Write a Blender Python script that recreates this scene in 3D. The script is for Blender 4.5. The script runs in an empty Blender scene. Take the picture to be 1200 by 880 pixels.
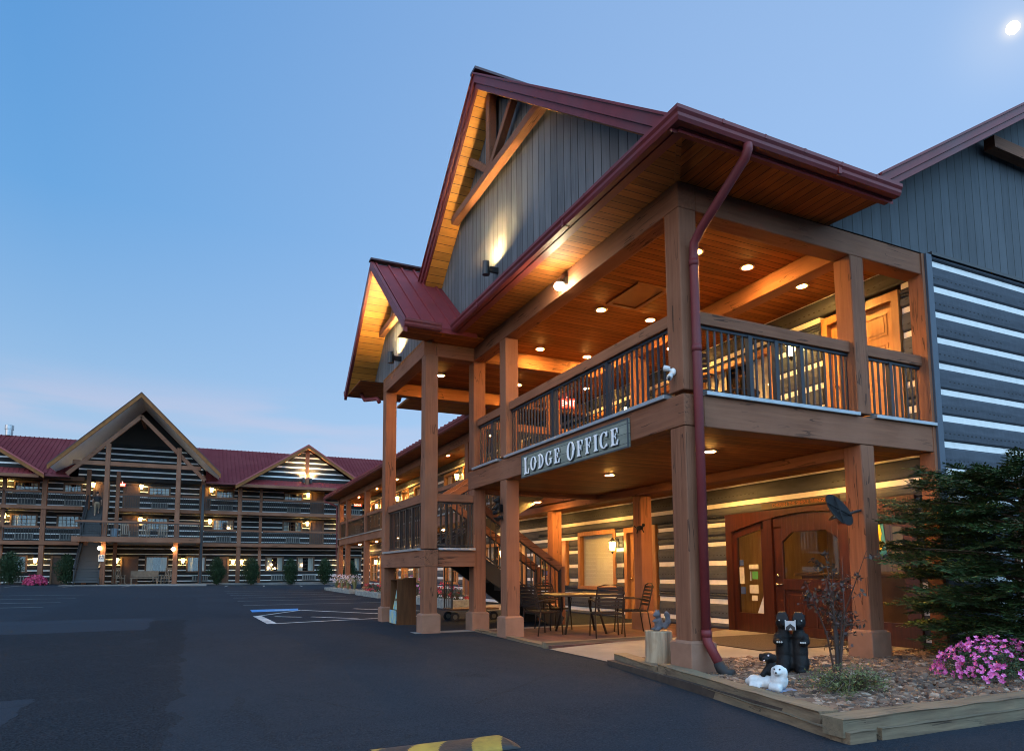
import bpy, bmesh, math, random
from mathutils import Vector, Matrix
random.seed(7)
R = math.radians
SC = bpy.context.scene
COL = SC.collection

# ------------------------------------------------------------------ camera, sky, sun, exposure
cd = bpy.data.cameras.new('camera'); cam = bpy.data.objects.new('camera', cd); COL.objects.link(cam)
cd.sensor_width = 36; cd.lens = 23.55; cd.shift_x = 0.0072; cd.shift_y = 0.1284
cd.clip_start = 0.05; cd.clip_end = 5000
rt = Vector((0.90772, -0.41955, -0.00507)); dn = Vector((0.03615, 0.09026, -0.99526)); fw = Vector((0.41802, 0.90324, 0.09710))
mw = Matrix.Identity(4)
for i in range(3):
    mw[i][0] = rt[i]; mw[i][1] = -dn[i]; mw[i][2] = -fw[i]
mw.translation = Vector((-5.163, -6.117, 1.32)); cam.matrix_world = mw
SC.camera = cam

w = bpy.data.worlds.new('World'); SC.world = w; w.use_nodes = True
nt = w.node_tree; bg = nt.nodes['Background']
sky = nt.nodes.new('ShaderNodeTexSky'); sky.sky_type = 'NISHITA'; sky.sun_disc = False
SUN_EL, SUN_AZ = 4.0, 252.0          # low afterglow to the left of the photographer
sky.sun_elevation = R(SUN_EL); sky.sun_rotation = R(SUN_AZ)
sky.altitude = 300; sky.air_density = 1.0; sky.dust_density = 0.6; sky.ozone_density = 3.0
bg.inputs[1].default_value = 0.15
# dusk colours over the physical sky: direction-based gradient, pale and slightly pink low down, lighter towards the moon side
wt = nt.nodes.new('ShaderNodeTexCoord'); wsep = nt.nodes.new('ShaderNodeSeparateXYZ'); nt.links.new(wt.outputs['Generated'], wsep.inputs[0])
wr = nt.nodes.new('ShaderNodeValToRGB'); nt.links.new(wsep.outputs[2], wr.inputs[0])
KS = 1/(4.287*0.15)
for i_, (p_, c_) in enumerate(((0.0,(.40,.52,.72)),(.14,(.43,.545,.765)),(.21,(.36,.53,.765)),(.30,(.27,.475,.765)),(.45,(.15,.39,.755)),(.65,(.105,.325,.71)),(1.0,(.05,.24,.68)))):
    e_ = wr.color_ramp.elements[i_] if i_ < 2 else wr.color_ramp.elements.new(p_)
    e_.position = p_; e_.color = (*c_, 1)
wr.color_ramp.elements[0].position = 0.0
wd = nt.nodes.new('ShaderNodeVectorMath'); wd.operation = 'DOT_PRODUCT'; nt.links.new(wt.outputs['Generated'], wd.inputs[0]); wd.inputs[1].default_value = (.90,.30,.30)
wm = nt.nodes.new('ShaderNodeMapRange'); nt.links.new(wd.outputs['Value'], wm.inputs[0]); wm.inputs[1].default_value = .25; wm.inputs[2].default_value = 1.0; wm.inputs[4].default_value = .85
wx = nt.nodes.new('ShaderNodeMix'); wx.data_type = 'RGBA'; nt.links.new(wm.outputs[0], wx.inputs[0]); nt.links.new(wr.outputs[0], wx.inputs[6]); wx.inputs[7].default_value = (.42,.58,.86,1)
wd2 = nt.nodes.new('ShaderNodeVectorMath'); wd2.operation = 'DOT_PRODUCT'; nt.links.new(wt.outputs['Generated'], wd2.inputs[0]); wd2.inputs[1].default_value = (.10,-.77,.63)
wm2 = nt.nodes.new('ShaderNodeMapRange'); nt.links.new(wd2.outputs['Value'], wm2.inputs[0]); wm2.inputs[1].default_value = .30; wm2.inputs[2].default_value = .9
wx2 = nt.nodes.new('ShaderNodeMix'); wx2.data_type = 'RGBA'; nt.links.new(wm2.outputs[0], wx2.inputs[0]); nt.links.new(wx.outputs[2], wx2.inputs[6]); wx2.inputs[7].default_value = (1.35,2.35,3.5,1)
wsc = nt.nodes.new('ShaderNodeVectorMath'); wsc.operation = 'SCALE'; wsc.inputs['Scale'].default_value = KS
# faint pink cloud wisps low on the left, and the soft glow round the moon
wmp = nt.nodes.new('ShaderNodeMapping'); wmp.inputs['Scale'].default_value = (2.2,2.2,16); nt.links.new(wt.outputs['Generated'], wmp.inputs[0])
wno = nt.nodes.new('ShaderNodeTexNoise'); wno.inputs['Scale'].default_value = 1.6; wno.inputs['Detail'].default_value = 5; nt.links.new(wmp.outputs[0], wno.inputs['Vector'])
def wmath(op, a, b=0.0, clamp=False):
    x = nt.nodes.new('ShaderNodeMath'); x.operation = op; x.use_clamp = clamp
    for q, v in enumerate((a, b)):
        if hasattr(v, 'links'): nt.links.new(v, x.inputs[q])
        else: x.inputs[q].default_value = v
    return x.outputs[0]
def wrange(v, a, b):
    x = nt.nodes.new('ShaderNodeMapRange'); x.interpolation_type = 'SMOOTHSTEP'; nt.links.new(v, x.inputs[0]); x.inputs[1].default_value = a; x.inputs[2].default_value = b; return x.outputs[0]
band = wmath('MULTIPLY', wrange(wsep.outputs[2], .10, .17), wmath('SUBTRACT', 1.0, wrange(wsep.outputs[2], .21, .27)))
lf_ = nt.nodes.new('ShaderNodeVectorMath'); lf_.operation = 'DOT_PRODUCT'; nt.links.new(wt.outputs['Generated'], lf_.inputs[0]); lf_.inputs[1].default_value = (-.12,.99,.0)
cf = wmath('MULTIPLY', wmath('MULTIPLY', band, wrange(wno.outputs[0], .40, .66)), wmath('MULTIPLY', wrange(lf_.outputs['Value'], .80, .97), .55))
wc = nt.nodes.new('ShaderNodeMix'); wc.data_type = 'RGBA'; nt.links.new(cf, wc.inputs[0]); nt.links.new(wx2.outputs[2], wc.inputs[6]); wc.inputs[7].default_value = (.62,.57,.72,1)
mg = nt.nodes.new('ShaderNodeVectorMath'); mg.operation = 'DOT_PRODUCT'; nt.links.new(wt.outputs['Generated'], mg.inputs[0]); mg.inputs[1].default_value = tuple(Vector((1.0810,.5204,.8046)).normalized())
gl_ = wmath('ADD', wmath('MULTIPLY', wmath('POWER', wmath('MAXIMUM', mg.outputs['Value'], 0.0), 26000.0), .95), wmath('MULTIPLY', wmath('POWER', wmath('MAXIMUM', mg.outputs['Value'], 0.0), 900.0), .22))
wg_ = nt.nodes.new('ShaderNodeMix'); wg_.data_type = 'RGBA'; nt.links.new(gl_, wg_.inputs[0]); nt.links.new(wc.outputs[2], wg_.inputs[6]); wg_.inputs[7].default_value = (1.0,.98,.97,1)
wf = nt.nodes.new('ShaderNodeMix'); wf.data_type = 'RGBA'; wf.inputs[0].default_value = .85
nt.links.new(sky.outputs[0], wf.inputs[6]); nt.links.new(wg_.outputs[2], wsc.inputs[0]); nt.links.new(wsc.outputs[0], wf.inputs[7]); nt.links.new(wf.outputs[2], bg.inputs[0])
sl = bpy.data.lights.new('sun', 'SUN'); sun = bpy.data.objects.new('sun', sl); COL.objects.link(sun)
sl.energy = 0.22; sl.angle = R(50); sl.color = (1.0, 0.84, 0.76)
az = R(SUN_AZ)
sun.rotation_euler = Vector((-math.sin(az), -math.cos(az), -math.tan(R(22)))).to_track_quat('-Z', 'Y').to_euler()
SC.view_settings.view_transform = 'Standard'; SC.view_settings.look = 'None'
SC.view_settings.exposure = 2.1; SC.view_settings.gamma = 1.0
try:
    SC.cycles.use_denoising = True; SC.cycles.max_bounces = 8; SC.cycles.diffuse_bounces = 5
    SC.cycles.use_light_tree = True; SC.cycles.pixel_filter_type = 'BLACKMAN_HARRIS'; SC.cycles.filter_width = 1.05
    SC.cycles.sample_clamp_indirect = 6
except Exception: pass

# ------------------------------------------------------------------ helpers
class MB:
    def __init__(s): s.v = []; s.f = []; s.m = []
    def poly(s, pts, m=0):
        i = len(s.v); s.v += [tuple(p) for p in pts]; s.f.append(tuple(range(i, i+len(pts)))); s.m.append(m)
    def box(s, x0, y0, z0, x1, y1, z1, m=0):
        if x1 < x0: x0, x1 = x1, x0
        if y1 < y0: y0, y1 = y1, y0
        if z1 < z0: z0, z1 = z1, z0
        i = len(s.v)
        s.v += [(x0,y0,z0),(x1,y0,z0),(x1,y1,z0),(x0,y1,z0),(x0,y0,z1),(x1,y0,z1),(x1,y1,z1),(x0,y1,z1)]
        for q in ((0,3,2,1),(4,5,6,7),(0,1,5,4),(1,2,6,5),(2,3,7,6),(3,0,4,7)):
            s.f.append(tuple(i+k for k in q)); s.m.append(m)
        return s
    def bar(s, p, q, w, h, m=0, up=(0,0,1)):
        p = Vector(p); q = Vector(q); d = (q-p).normalized(); u = Vector(up)
        sd = d.cross(u)
        if sd.length < 1e-4: sd = d.cross(Vector((0,1,0)))
        sd.normalize(); u = sd.cross(d).normalized()
        i = len(s.v)
        for c in (p, q):
            for a, b in ((-1,-1),(1,-1),(1,1),(-1,1)):
                s.v.append(tuple(c + sd*a*w/2 + u*b*h/2))
        for k in ((3,2,1,0),(4,5,6,7),(0,1,5,4),(1,2,6,5),(2,3,7,6),(3,0,4,7)):
            s.f.append(tuple(i+j for j in k)); s.m.append(m)
        return s
    def prism(s, pts, off, m=0):
        n = len(pts); o = Vector(off); i = len(s.v)
        s.v += [tuple(p) for p in pts] + [tuple(Vector(p)+o) for p in pts]
        s.f.append(tuple(range(i+n-1, i-1, -1))); s.m.append(m)
        s.f.append(tuple(range(i+n, i+2*n))); s.m.append(m)
        for k in range(n):
            s.f.append((i+k, i+(k+1)%n, i+n+(k+1)%n, i+n+k)); s.m.append(m)
        return s
    def tube(s, pts, r, n=8, m=0):
        pts = [Vector(p) for p in pts]; rs = r if isinstance(r, (list, tuple)) else [r]*len(pts)
        i = len(s.v); ref = None
        for k, p in enumerate(pts):
            d = (pts[min(k+1, len(pts)-1)] - pts[max(k-1, 0)]).normalized()
            if ref is None: ref = Vector((0,0,1)) if abs(d.z) < .9 else Vector((1,0,0))
            a = d.cross(ref).normalized(); b = d.cross(a).normalized(); ref = a.cross(d) if False else ref
            for j in range(n):
                t = 2*math.pi*(j+.5)/n
                s.v.append(tuple(p + a*math.cos(t)*rs[k] + b*math.sin(t)*rs[k]))
        for k in range(len(pts)-1):
            for j in range(n):
                s.f.append((i+k*n+j, i+k*n+(j+1)%n, i+(k+1)*n+(j+1)%n, i+(k+1)*n+j)); s.m.append(m)
        s.f.append(tuple(i+j for j in range(n-1,-1,-1))); s.m.append(m)
        s.f.append(tuple(i+(len(pts)-1)*n+j for j in range(n))); s.m.append(m)
        return s
    def lathe(s, prof, c, n=16, m=0):
        i = len(s.v); k = len(prof)
        for r, z in prof:
            for j in range(n):
                t = 2*math.pi*j/n; s.v.append((c[0]+r*math.cos(t), c[1]+r*math.sin(t), c[2]+z))
        for a in range(k-1):
            for j in range(n):
                s.f.append((i+a*n+j, i+a*n+(j+1)%n, i+(a+1)*n+(j+1)%n, i+(a+1)*n+j)); s.m.append(m)
        s.f.append(tuple(i+j for j in range(n-1,-1,-1))); s.m.append(m)
        s.f.append(tuple(i+(k-1)*n+j for j in range(n))); s.m.append(m)
        return s
    def ell(s, c, r, m=0, n=12, rot=None):
        i = len(s.v); h = n//2
        if not isinstance(r, (tuple, list)): r = (r,r,r)
        for a in range(1, h):
            t = math.pi*a/h
            for j in range(n):
                p = 2*math.pi*j/n
                q = Vector((r[0]*math.sin(t)*math.cos(p), r[1]*math.sin(t)*math.sin(p), r[2]*math.cos(t)))
                if rot: q = rot @ q
                s.v.append(tuple(Vector(c)+q))
        for sg in (1,-1):
            q = Vector((0,0,sg*r[2])); q = rot @ q if rot else q
            s.v.append(tuple(Vector(c)+q))
        T = i+(h-1)*n; B = T+1
        for j in range(n):
            s.f.append((T, i+j, i+(j+1)%n)); s.m.append(m)
            for a in range(h-2):
                s.f.append((i+a*n+j, i+(a+1)*n+j, i+(a+1)*n+(j+1)%n, i+a*n+(j+1)%n)); s.m.append(m)
            s.f.append((B, i+(h-2)*n+(j+1)%n, i+(h-2)*n+j)); s.m.append(m)
        return s

BASE = {}
def setp(o, label=None, cat=None, group=None, kind=None):
    if label: o['label'] = label
    if cat: o['category'] = cat
    if group: o['group'] = group
    if kind: o['kind'] = kind
    return o
def mesh_of(name, mb, mats, base, smooth=False, bevel=0, fix=True):
    me = bpy.data.meshes.new(name)
    b = base
    me.from_pydata([(x-b[0], y-b[1], z-b[2]) for x, y, z in mb.v], [], mb.f)
    if not isinstance(mats, (list, tuple)): mats = [mats]
    for m in mats: me.materials.append(m)
    if len(mats) > 1: me.polygons.foreach_set('material_index', mb.m)
    if fix:
        bm = bmesh.new(); bm.from_mesh(me); bmesh.ops.recalc_face_normals(bm, faces=bm.faces); bm.to_mesh(me); bm.free()
    if smooth: me.polygons.foreach_set('use_smooth', [True]*len(me.polygons))
    me.update()
    return me
def part(name, mb, mats, parent, smooth=False, bevel=0, label=None, fix=True):
    b = BASE[parent.name]
    o = bpy.data.objects.new(name, mesh_of(name, mb, mats, b, smooth, fix=fix)); COL.objects.link(o)
    o.parent = parent; BASE[o.name] = b
    if bevel:
        md = o.modifiers.new('bevel', 'BEVEL'); md.width = bevel; md.segments = 2; md.limit_method = 'ANGLE'
    if label: o['label'] = label
    return o
def root(name, base, label, cat, group=None):
    o = bpy.data.objects.new(name, None); COL.objects.link(o); o.location = base; BASE[o.name] = tuple(base)
    o.empty_display_size = .2
    return setp(o, label, cat, group)
def solo(name, mb, mats, base, label=None, cat=None, group=None, kind=None, smooth=False, bevel=0, fix=True):
    o = bpy.data.objects.new(name, mesh_of(name, mb, mats, base, smooth, fix=fix)); COL.objects.link(o); o.location = base
    BASE[o.name] = tuple(base)
    if bevel:
        md = o.modifiers.new('bevel', 'BEVEL'); md.width = bevel; md.segments = 2; md.limit_method = 'ANGLE'
    return setp(o, label, cat, group, kind)
def dup(o, parent=None, loc=None, rz=None, label=None):
    c = o.copy(); COL.objects.link(c)
    if parent: c.parent = parent
    if loc is not None: c.location = loc
    if rz is not None: c.rotation_euler = (0,0,rz)
    if label: c['label'] = label
    for ch in o.children: dup(ch, c)
    return c
def txt(body, size, h=.01):
    cu = bpy.data.curves.new('t', 'FONT'); cu.body = body; cu.size = size; cu.extrude = h/2; cu.align_x = 'CENTER'; cu.align_y = 'CENTER'
    cu.resolution_u = 3
    o = bpy.data.objects.new('t', cu); COL.objects.link(o)
    me = bpy.data.meshes.new_from_object(o.evaluated_get(bpy.context.evaluated_depsgraph_get()))
    vs = [tuple(v.co) for v in me.vertices]; fs = [tuple(p.vertices) for p in me.polygons]
    bpy.data.objects.remove(o); bpy.data.curves.remove(cu); bpy.data.meshes.remove(me)
    return vs, fs
def add_txt(mb, body, size, origin, ux, uy, h=.01, m=0):
    vs, fs = txt(body, size, h); ux = Vector(ux); uy = Vector(uy); n = ux.cross(uy); o = Vector(origin); i = len(mb.v)
    mb.v += [tuple(o + ux*x + uy*y + n*z) for x, y, z in vs]
    mb.f += [tuple(i+k for k in f) for f in fs]; mb.m += [m]*len(fs)

def gz(x, y):
    y0 = max(y, -9)
    z = .07+.0135*y0 if y0 < 7.5 else .171+.0061*(min(y0, 50)-7.5)
    if x < 2 and y > 7.5: z += .0135*min(2-x, 20)*min((y-7.5)/42.5, 1)
    return z

# ------------------------------------------------------------------ materials
MC = {}
def M(name, col, rough=.6, metal=0, col2=None, nscale=6, stretch=(1,1,1), bump=0, groove=None, emit=0, spec=None, island=None, blotch=None, bdist=.02, detail=6, alpha=None, trans=0, coat=0, crack=None):
    if name in MC: return MC[name]
    m = bpy.data.materials.new(name); MC[name] = m; m.use_nodes = True; nt = m.node_tree; N = nt.nodes; L = nt.links
    bs = N['Principled BSDF']; bs.inputs['Base Color'].default_value = (*col, 1); bs.inputs['Roughness'].default_value = rough; bs.inputs['Metallic'].default_value = metal
    if spec is not None: bs.inputs['Specular IOR Level'].default_value = spec
    if trans: bs.inputs['Transmission Weight'].default_value = trans
    if coat: bs.inputs['Coat Weight'].default_value = coat; bs.inputs['Coat Roughness'].default_value = .15
    if emit:
        bs.inputs['Emission Color'].default_value = (*col, 1); bs.inputs['Emission Strength'].default_value = emit
    tc = N.new('ShaderNodeTexCoord'); cur = None; hgt = None
    def mix(fac, a, b, blend='MIX'):
        x = N.new('ShaderNodeMix'); x.data_type = 'RGBA'; x.blend_type = blend
        for s, v in ((0, fac), (6, a), (7, b)):
            if hasattr(v, 'links'): L.new(v, x.inputs[s])
            elif isinstance(v, (int, float)): x.inputs[s].default_value = v
            else: x.inputs[s].default_value = (*v, 1)
        return x.outputs[2]
    def mth(op, a, b=0.0):
        x = N.new('ShaderNodeMath'); x.operation = op
        for s, v in ((0, a), (1, b)):
            if hasattr(v, 'links'): L.new(v, x.inputs[s])
            else: x.inputs[s].default_value = v
        return x.outputs[0]
    def ramp(v, a, b):
        x = N.new('ShaderNodeMapRange'); L.new(v, x.inputs[0]); x.inputs[1].default_value = a; x.inputs[2].default_value = b; return x.outputs[0]
    mp = N.new('ShaderNodeMapping'); L.new(tc.outputs['Object'], mp.inputs[0]); mp.inputs['Scale'].default_value = stretch
    cur = col
    if col2 is not None or bump:
        ns = N.new('ShaderNodeTexNoise'); ns.inputs['Scale'].default_value = nscale; ns.inputs['Detail'].default_value = detail; ns.inputs['Roughness'].default_value = .62
        L.new(mp.outputs[0], ns.inputs['Vector']); hgt = ns.outputs[0]
        if col2 is not None: cur = mix(ramp(ns.outputs[0], .33, .68), col, col2)
    if crack:
        m2 = N.new('ShaderNodeMapping'); L.new(tc.outputs['Object'], m2.inputs[0]); m2.inputs['Scale'].default_value = crack; m2.inputs['Location'].default_value = (3.1,1.7,.4)
        n3 = N.new('ShaderNodeTexNoise'); n3.inputs['Scale'].default_value = 1.0; n3.inputs['Detail'].default_value = 3; L.new(m2.outputs[0], n3.inputs['Vector'])
        n4 = N.new('ShaderNodeTexNoise'); n4.inputs['Scale'].default_value = 1.3; L.new(tc.outputs['Object'], n4.inputs['Vector'])
        ck_ = mth('MULTIPLY', mth('LESS_THAN', mth('ABSOLUTE', mth('SUBTRACT', n3.outputs[0], .5)), .009), mth('GREATER_THAN', n4.outputs[0], .50))
        cur = mix(mth('MULTIPLY', ck_, .7), cur, (.02,.011,.008)); hgt = mth('SUBTRACT', hgt, ck_)
    if blotch:
        nb = N.new('ShaderNodeTexNoise'); nb.inputs['Scale'].default_value = blotch[1]; nb.inputs['Detail'].default_value = 4
        L.new(tc.outputs['Object'], nb.inputs['Vector'])
        cur = mix(ramp(nb.outputs[0], .45, .7), cur, blotch[0])
    if island:
        ge = N.new('ShaderNodeNewGeometry'); cr = N.new('ShaderNodeValToRGB'); cr.color_ramp.interpolation = 'LINEAR'
        els = cr.color_ramp.elements
        for i, c in enumerate(island):
            e = els[i] if i < 2 else els.new(1)
            e.position = i/(len(island)-1); e.color = (*c, 1)
        for i, c in enumerate(island): els[i].position = i/(len(island)-1); els[i].color = (*c, 1)
        L.new(ge.outputs['Random Per Island'], cr.inputs[0]); cur = cr.outputs[0]
    if groove:
        ax, wd, dk = groove[:3]
        sp = N.new('ShaderNodeSeparateXYZ'); L.new(tc.outputs['Object'], sp.inputs[0])
        u = mth('DIVIDE', sp.outputs[ax], wd); fr = mth('FRACT', u)
        g = mth('LESS_THAN', fr, groove[3] if len(groove) > 3 else .05)
        wn = N.new('ShaderNodeTexWhiteNoise'); wn.noise_dimensions = '1D'; L.new(mth('FLOOR', u), wn.inputs['W'])
        v = ramp(wn.outputs[0], 0, 1); x = N.new('ShaderNodeMapRange'); L.new(wn.outputs[0], x.inputs[0]); x.inputs[3].default_value = .72; x.inputs[4].default_value = 1.12
        cb = N.new('ShaderNodeCombineXYZ')
        for k in range(3): L.new(x.outputs[0], cb.inputs[k])
        cur = mix(1.0, cur, cb.outputs[0], 'MULTIPLY')
        cur = mix(g, cur, dk)
        gh = mth('SUBTRACT', 1.0, g)
        hgt = mth('ADD', mth('MULTIPLY', hgt, .25), gh) if hgt is not None else gh
        bump = bump or .6
    if hasattr(cur, 'links'): L.new(cur, bs.inputs['Base Color'])
    if bump and hgt is not None:
        bp = N.new('ShaderNodeBump'); bp.inputs['Strength'].default_value = bump; bp.inputs['Distance'].default_value = bdist
        L.new(hgt, bp.inputs['Height']); L.new(bp.outputs[0], bs.inputs['Normal'])
    return m

def beamwood(axis):
    st = [14, 14, 14]; st[axis] = .8; ck = [6.5, 6.5, 6.5]; ck[axis] = .45
    return M('brown_timber_%d' % axis, (.220,.094,.051), .75, spec=.18, col2=(.145,.061,.034), nscale=1.6, stretch=tuple(st), bump=.35, bdist=.012, blotch=((.225,.102,.06), .9), crack=tuple(ck))
BX, BY, BZ = beamwood(0), beamwood(1), beamwood(2)
TNG_X = M('ceiling_boards_along_x', (.30,.105,.022), .68, spec=.18, col2=(.17,.052,.010), nscale=1.5, stretch=(1.2,16,16), groove=(1,.14,(.035,.011,.003),.085), bump=.4, bdist=.008)
TNG_Y = M('ceiling_boards_along_y', (.30,.105,.022), .68, spec=.18, col2=(.17,.052,.010), nscale=1.5, stretch=(16,1.2,16), groove=(0,.14,(.035,.011,.003),.085), bump=.4, bdist=.008)
def logmat(name, step, phase, k=1.0, ca=(.062,.073,.092), cb=(.044,.052,.066)):
    m = bpy.data.materials.new(name); m.use_nodes = True; N = m.node_tree.nodes; L = m.node_tree.links; bs = N['Principled BSDF']; bs.inputs['Roughness'].default_value = .78; bs.inputs['Specular IOR Level'].default_value = .25
    tc = N.new('ShaderNodeTexCoord'); sp = N.new('ShaderNodeSeparateXYZ'); L.new(tc.outputs['Object'], sp.inputs[0])
    def mth(op, a, b=0.0, c=None):
        x = N.new('ShaderNodeMath'); x.operation = op
        for q, v in enumerate((a, b) if c is None else (a, b, c)):
            if hasattr(v, 'links'): L.new(v, x.inputs[q])
            else: x.inputs[q].default_value = v
        return x.outputs[0]
    al = mth('ADD', sp.outputs[0], sp.outputs[1])
    def noise(sc, st, d=5):
        mp = N.new('ShaderNodeMapping'); mp.inputs['Scale'].default_value = st; L.new(tc.outputs['Object'], mp.inputs[0]); n = N.new('ShaderNodeTexNoise'); n.inputs['Scale'].default_value = sc; n.inputs['Detail'].default_value = d; n.inputs['Roughness'].default_value = .6; L.new(mp.outputs[0], n.inputs['Vector']); return n.outputs[0]
    n1 = noise(2.2, (1,1,6)); n2 = noise(7, (1,1,.35), 3)
    mx = N.new('ShaderNodeMix'); mx.data_type = 'RGBA'; mr = N.new('ShaderNodeMapRange'); L.new(n1, mr.inputs[0]); mr.inputs[1].default_value = .35; mr.inputs[2].default_value = .7; L.new(mr.outputs[0], mx.inputs[0]); mx.inputs[6].default_value = (ca[0]*k,ca[1]*k,ca[2]*k,1); mx.inputs[7].default_value = (cb[0]*k,cb[1]*k,cb[2]*k,1)
    zz = mth('FRACT', mth('DIVIDE', mth('SUBTRACT', sp.outputs[2], phase-10*step), step))      # 0 at the chinking, .5 mid log
    wob = mth('MULTIPLY', mth('SUBTRACT', n1, .5), .10)
    line = mth('LESS_THAN', mth('ABSOLUTE', mth('SUBTRACT', mth('ADD', zz, wob), .40)), .022)
    dash = mth('LESS_THAN', mth('FRACT', mth('DIVIDE', al, .105)), .42)
    dk = mth('MULTIPLY', mth('MULTIPLY', line, dash), mth('GREATER_THAN', noise(1.1, (1,1,3), 1), .42))
    m2 = N.new('ShaderNodeMix'); m2.data_type = 'RGBA'; L.new(mth('MULTIPLY', dk, .75), m2.inputs[0]); L.new(mx.outputs[2], m2.inputs[6]); m2.inputs[7].default_value = (.012,.012,.012,1); L.new(m2.outputs[2], bs.inputs['Base Color'])
    vo = N.new('ShaderNodeTexVoronoi'); vo.inputs['Scale'].default_value = 1.0; mp = N.new('ShaderNodeMapping'); mp.inputs['Scale'].default_value = (9,9,4); L.new(tc.outputs['Object'], mp.inputs[0]); L.new(mp.outputs[0], vo.inputs['Vector'])
    h = mth('ADD', mth('MULTIPLY', vo.outputs[0], .8), mth('SUBTRACT', mth('MULTIPLY', n2, .8), dk))
    bp = N.new('ShaderNodeBump'); bp.inputs['Strength'].default_value = .4; bp.inputs['Distance'].default_value = .015; L.new(h, bp.inputs['Height']); L.new(bp.outputs[0], bs.inputs['Normal'])
    return m
LOG = logmat('dark_log_siding', .41, .80, 1.0, (.026,.025,.024), (.016,.0155,.015)); LOG_P = logmat('porch_log_siding', .39, .71, 1.1); LOG_U = logmat('upper_log_siding', .388, 3.74, 1.1); LOG_S = logmat('side_log_siding', .395, 5.93-.395*15)
CHINK = M('white_chinking', (.78,.77,.74), .8, col2=(.68,.67,.64), nscale=8)
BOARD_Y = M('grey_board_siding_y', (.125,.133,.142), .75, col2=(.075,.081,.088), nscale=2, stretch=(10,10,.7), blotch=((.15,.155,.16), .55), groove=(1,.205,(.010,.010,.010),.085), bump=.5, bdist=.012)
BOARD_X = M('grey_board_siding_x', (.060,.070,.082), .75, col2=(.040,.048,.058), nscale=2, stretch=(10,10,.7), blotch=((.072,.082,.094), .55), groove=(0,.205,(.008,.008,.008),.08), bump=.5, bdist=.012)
RED = M('burgundy_roof_metal', (.20,.031,.035), .62, spec=.2, col2=(.165,.026,.029), nscale=3)
REDP = M('burgundy_painted_trim', (.165,.028,.031), .5, spec=.25, col2=(.125,.022,.024), nscale=4, blotch=((.125,.035,.04), 1.2))
RED2 = M('darkened_burgundy_metal', (.125,.019,.021), .7, spec=.12, col2=(.10,.015,.017), nscale=3, blotch=((.135,.026,.027), .7))  # roof burgundy darkened for the rear building, offsets the strong sky light there
BLACK = M('black_metal', (.016,.017,.02), .42)
BLUEBLK = M('dark_painted_balusters', (.009,.014,.023), .5, spec=.35)
FLASH = M('grey_metal_flashing', (.36,.38,.40), .4, metal=.5, col2=(.26,.28,.30), nscale=5)
ORWOOD = M('stained_door_trim', (.36,.165,.055), .45, col2=(.26,.11,.034), nscale=2, stretch=(8,8,1), bump=.15, bdist=.006)
DOORW = M('honey_wood_door', (.46,.23,.075), .42, col2=(.34,.15,.045), nscale=2, stretch=(10,10,.8), bump=.15, bdist=.006)
MAHOG = M('mahogany_door', (.050,.011,.0045), .32, col2=(.020,.0045,.002), nscale=2, stretch=(9,9,.7), bump=.12, bdist=.005, coat=.15)
def clear_glass():
    m = bpy.data.materials.new('window_glass'); m.use_nodes = True; N = m.node_tree.nodes; L = m.node_tree.links
    N.remove(N['Principled BSDF']); t = N.new('ShaderNodeBsdfTransparent'); t.inputs[0].default_value = (.93,.95,.94,1); g = N.new('ShaderNodeBsdfGlossy'); g.inputs['Roughness'].default_value = .02
    lw = N.new('ShaderNodeLayerWeight'); lw.inputs[0].default_value = .5; pw = N.new('ShaderNodeMath'); pw.operation = 'POWER'; L.new(lw.outputs['Facing'], pw.inputs[0]); pw.inputs[1].default_value = 4.0; f = N.new('ShaderNodeMath'); f.operation = 'MULTIPLY_ADD'; L.new(pw.outputs[0], f.inputs[0]); f.inputs[1].default_value = .6; f.inputs[2].default_value = .04; mx = N.new('ShaderNodeMixShader'); L.new(f.outputs[0], mx.inputs[0]); L.new(t.outputs[0], mx.inputs[1]); L.new(g.outputs[0], mx.inputs[2]); L.new(mx.outputs[0], N['Material Output'].inputs[0])
    return m
GLASS = clear_glass()
DGLASS = M('dark_window_glass', (.012,.013,.015), .05, spec=.6)
CURT = M('pale_curtain', (.62,.60,.55), .9, col2=(.42,.41,.38), nscale=3, stretch=(9,9,.2), bump=.4)
BLIND = M('cream_roller_blind', (.66,.62,.50), .85, col2=(.60,.56,.45), nscale=30)
WHITEP = M('white_paint', (.74,.74,.72), .5)
SOFFW = M('pale_soffit_paint', (.78,.78,.78), .7, col2=(.70,.70,.70), nscale=3)
LAMPM = M('warm_lamp_lens', (1.0,.47,.095), .4, emit=370)
LANT = M('warm_lantern_glass', (1.0,.62,.18), .4, emit=15)
UPM = M('warm_white_lamp', (1.0,.72,.32), .4, emit=2600)
STONE = M('planter_stone', (.26,.27,.25), .85, col2=(.12,.13,.12), nscale=7, bump=.8)
CONC = M('concrete', (.22,.20,.185), .9, col2=(.16,.15,.14), nscale=3, bump=.15, bdist=.006, blotch=((.15,.14,.13), .6))
TIMB = M('weathered_timber_x', (.20,.145,.088), .88, col2=(.085,.06,.037), nscale=1.5, stretch=(1,14,14), bump=.7, bdist=.012, blotch=((.14,.115,.072),2), crack=(.5,9,9))
TIMBY = M('weathered_timber_y', (.20,.145,.088), .88, col2=(.085,.06,.037), nscale=1.5, stretch=(14,1,14), bump=.7, bdist=.012, blotch=((.14,.115,.072),2), crack=(9,.5,9))
BRICK = M('red_brick_paving', (.11,.042,.032), .85, col2=(.065,.026,.02), nscale=9, bump=.3, bdist=.006, groove=(0,.21,(.05,.035,.03),.05))
BARK = M('bark', (.09,.06,.04), .9, col2=(.045,.03,.02), nscale=9, stretch=(3,3,.6), bump=.8)
RECK = M('bronze_patio_furniture', (.028,.017,.012), .6, spec=.25, col2=(.018,.011,.008), nscale=8)
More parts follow.
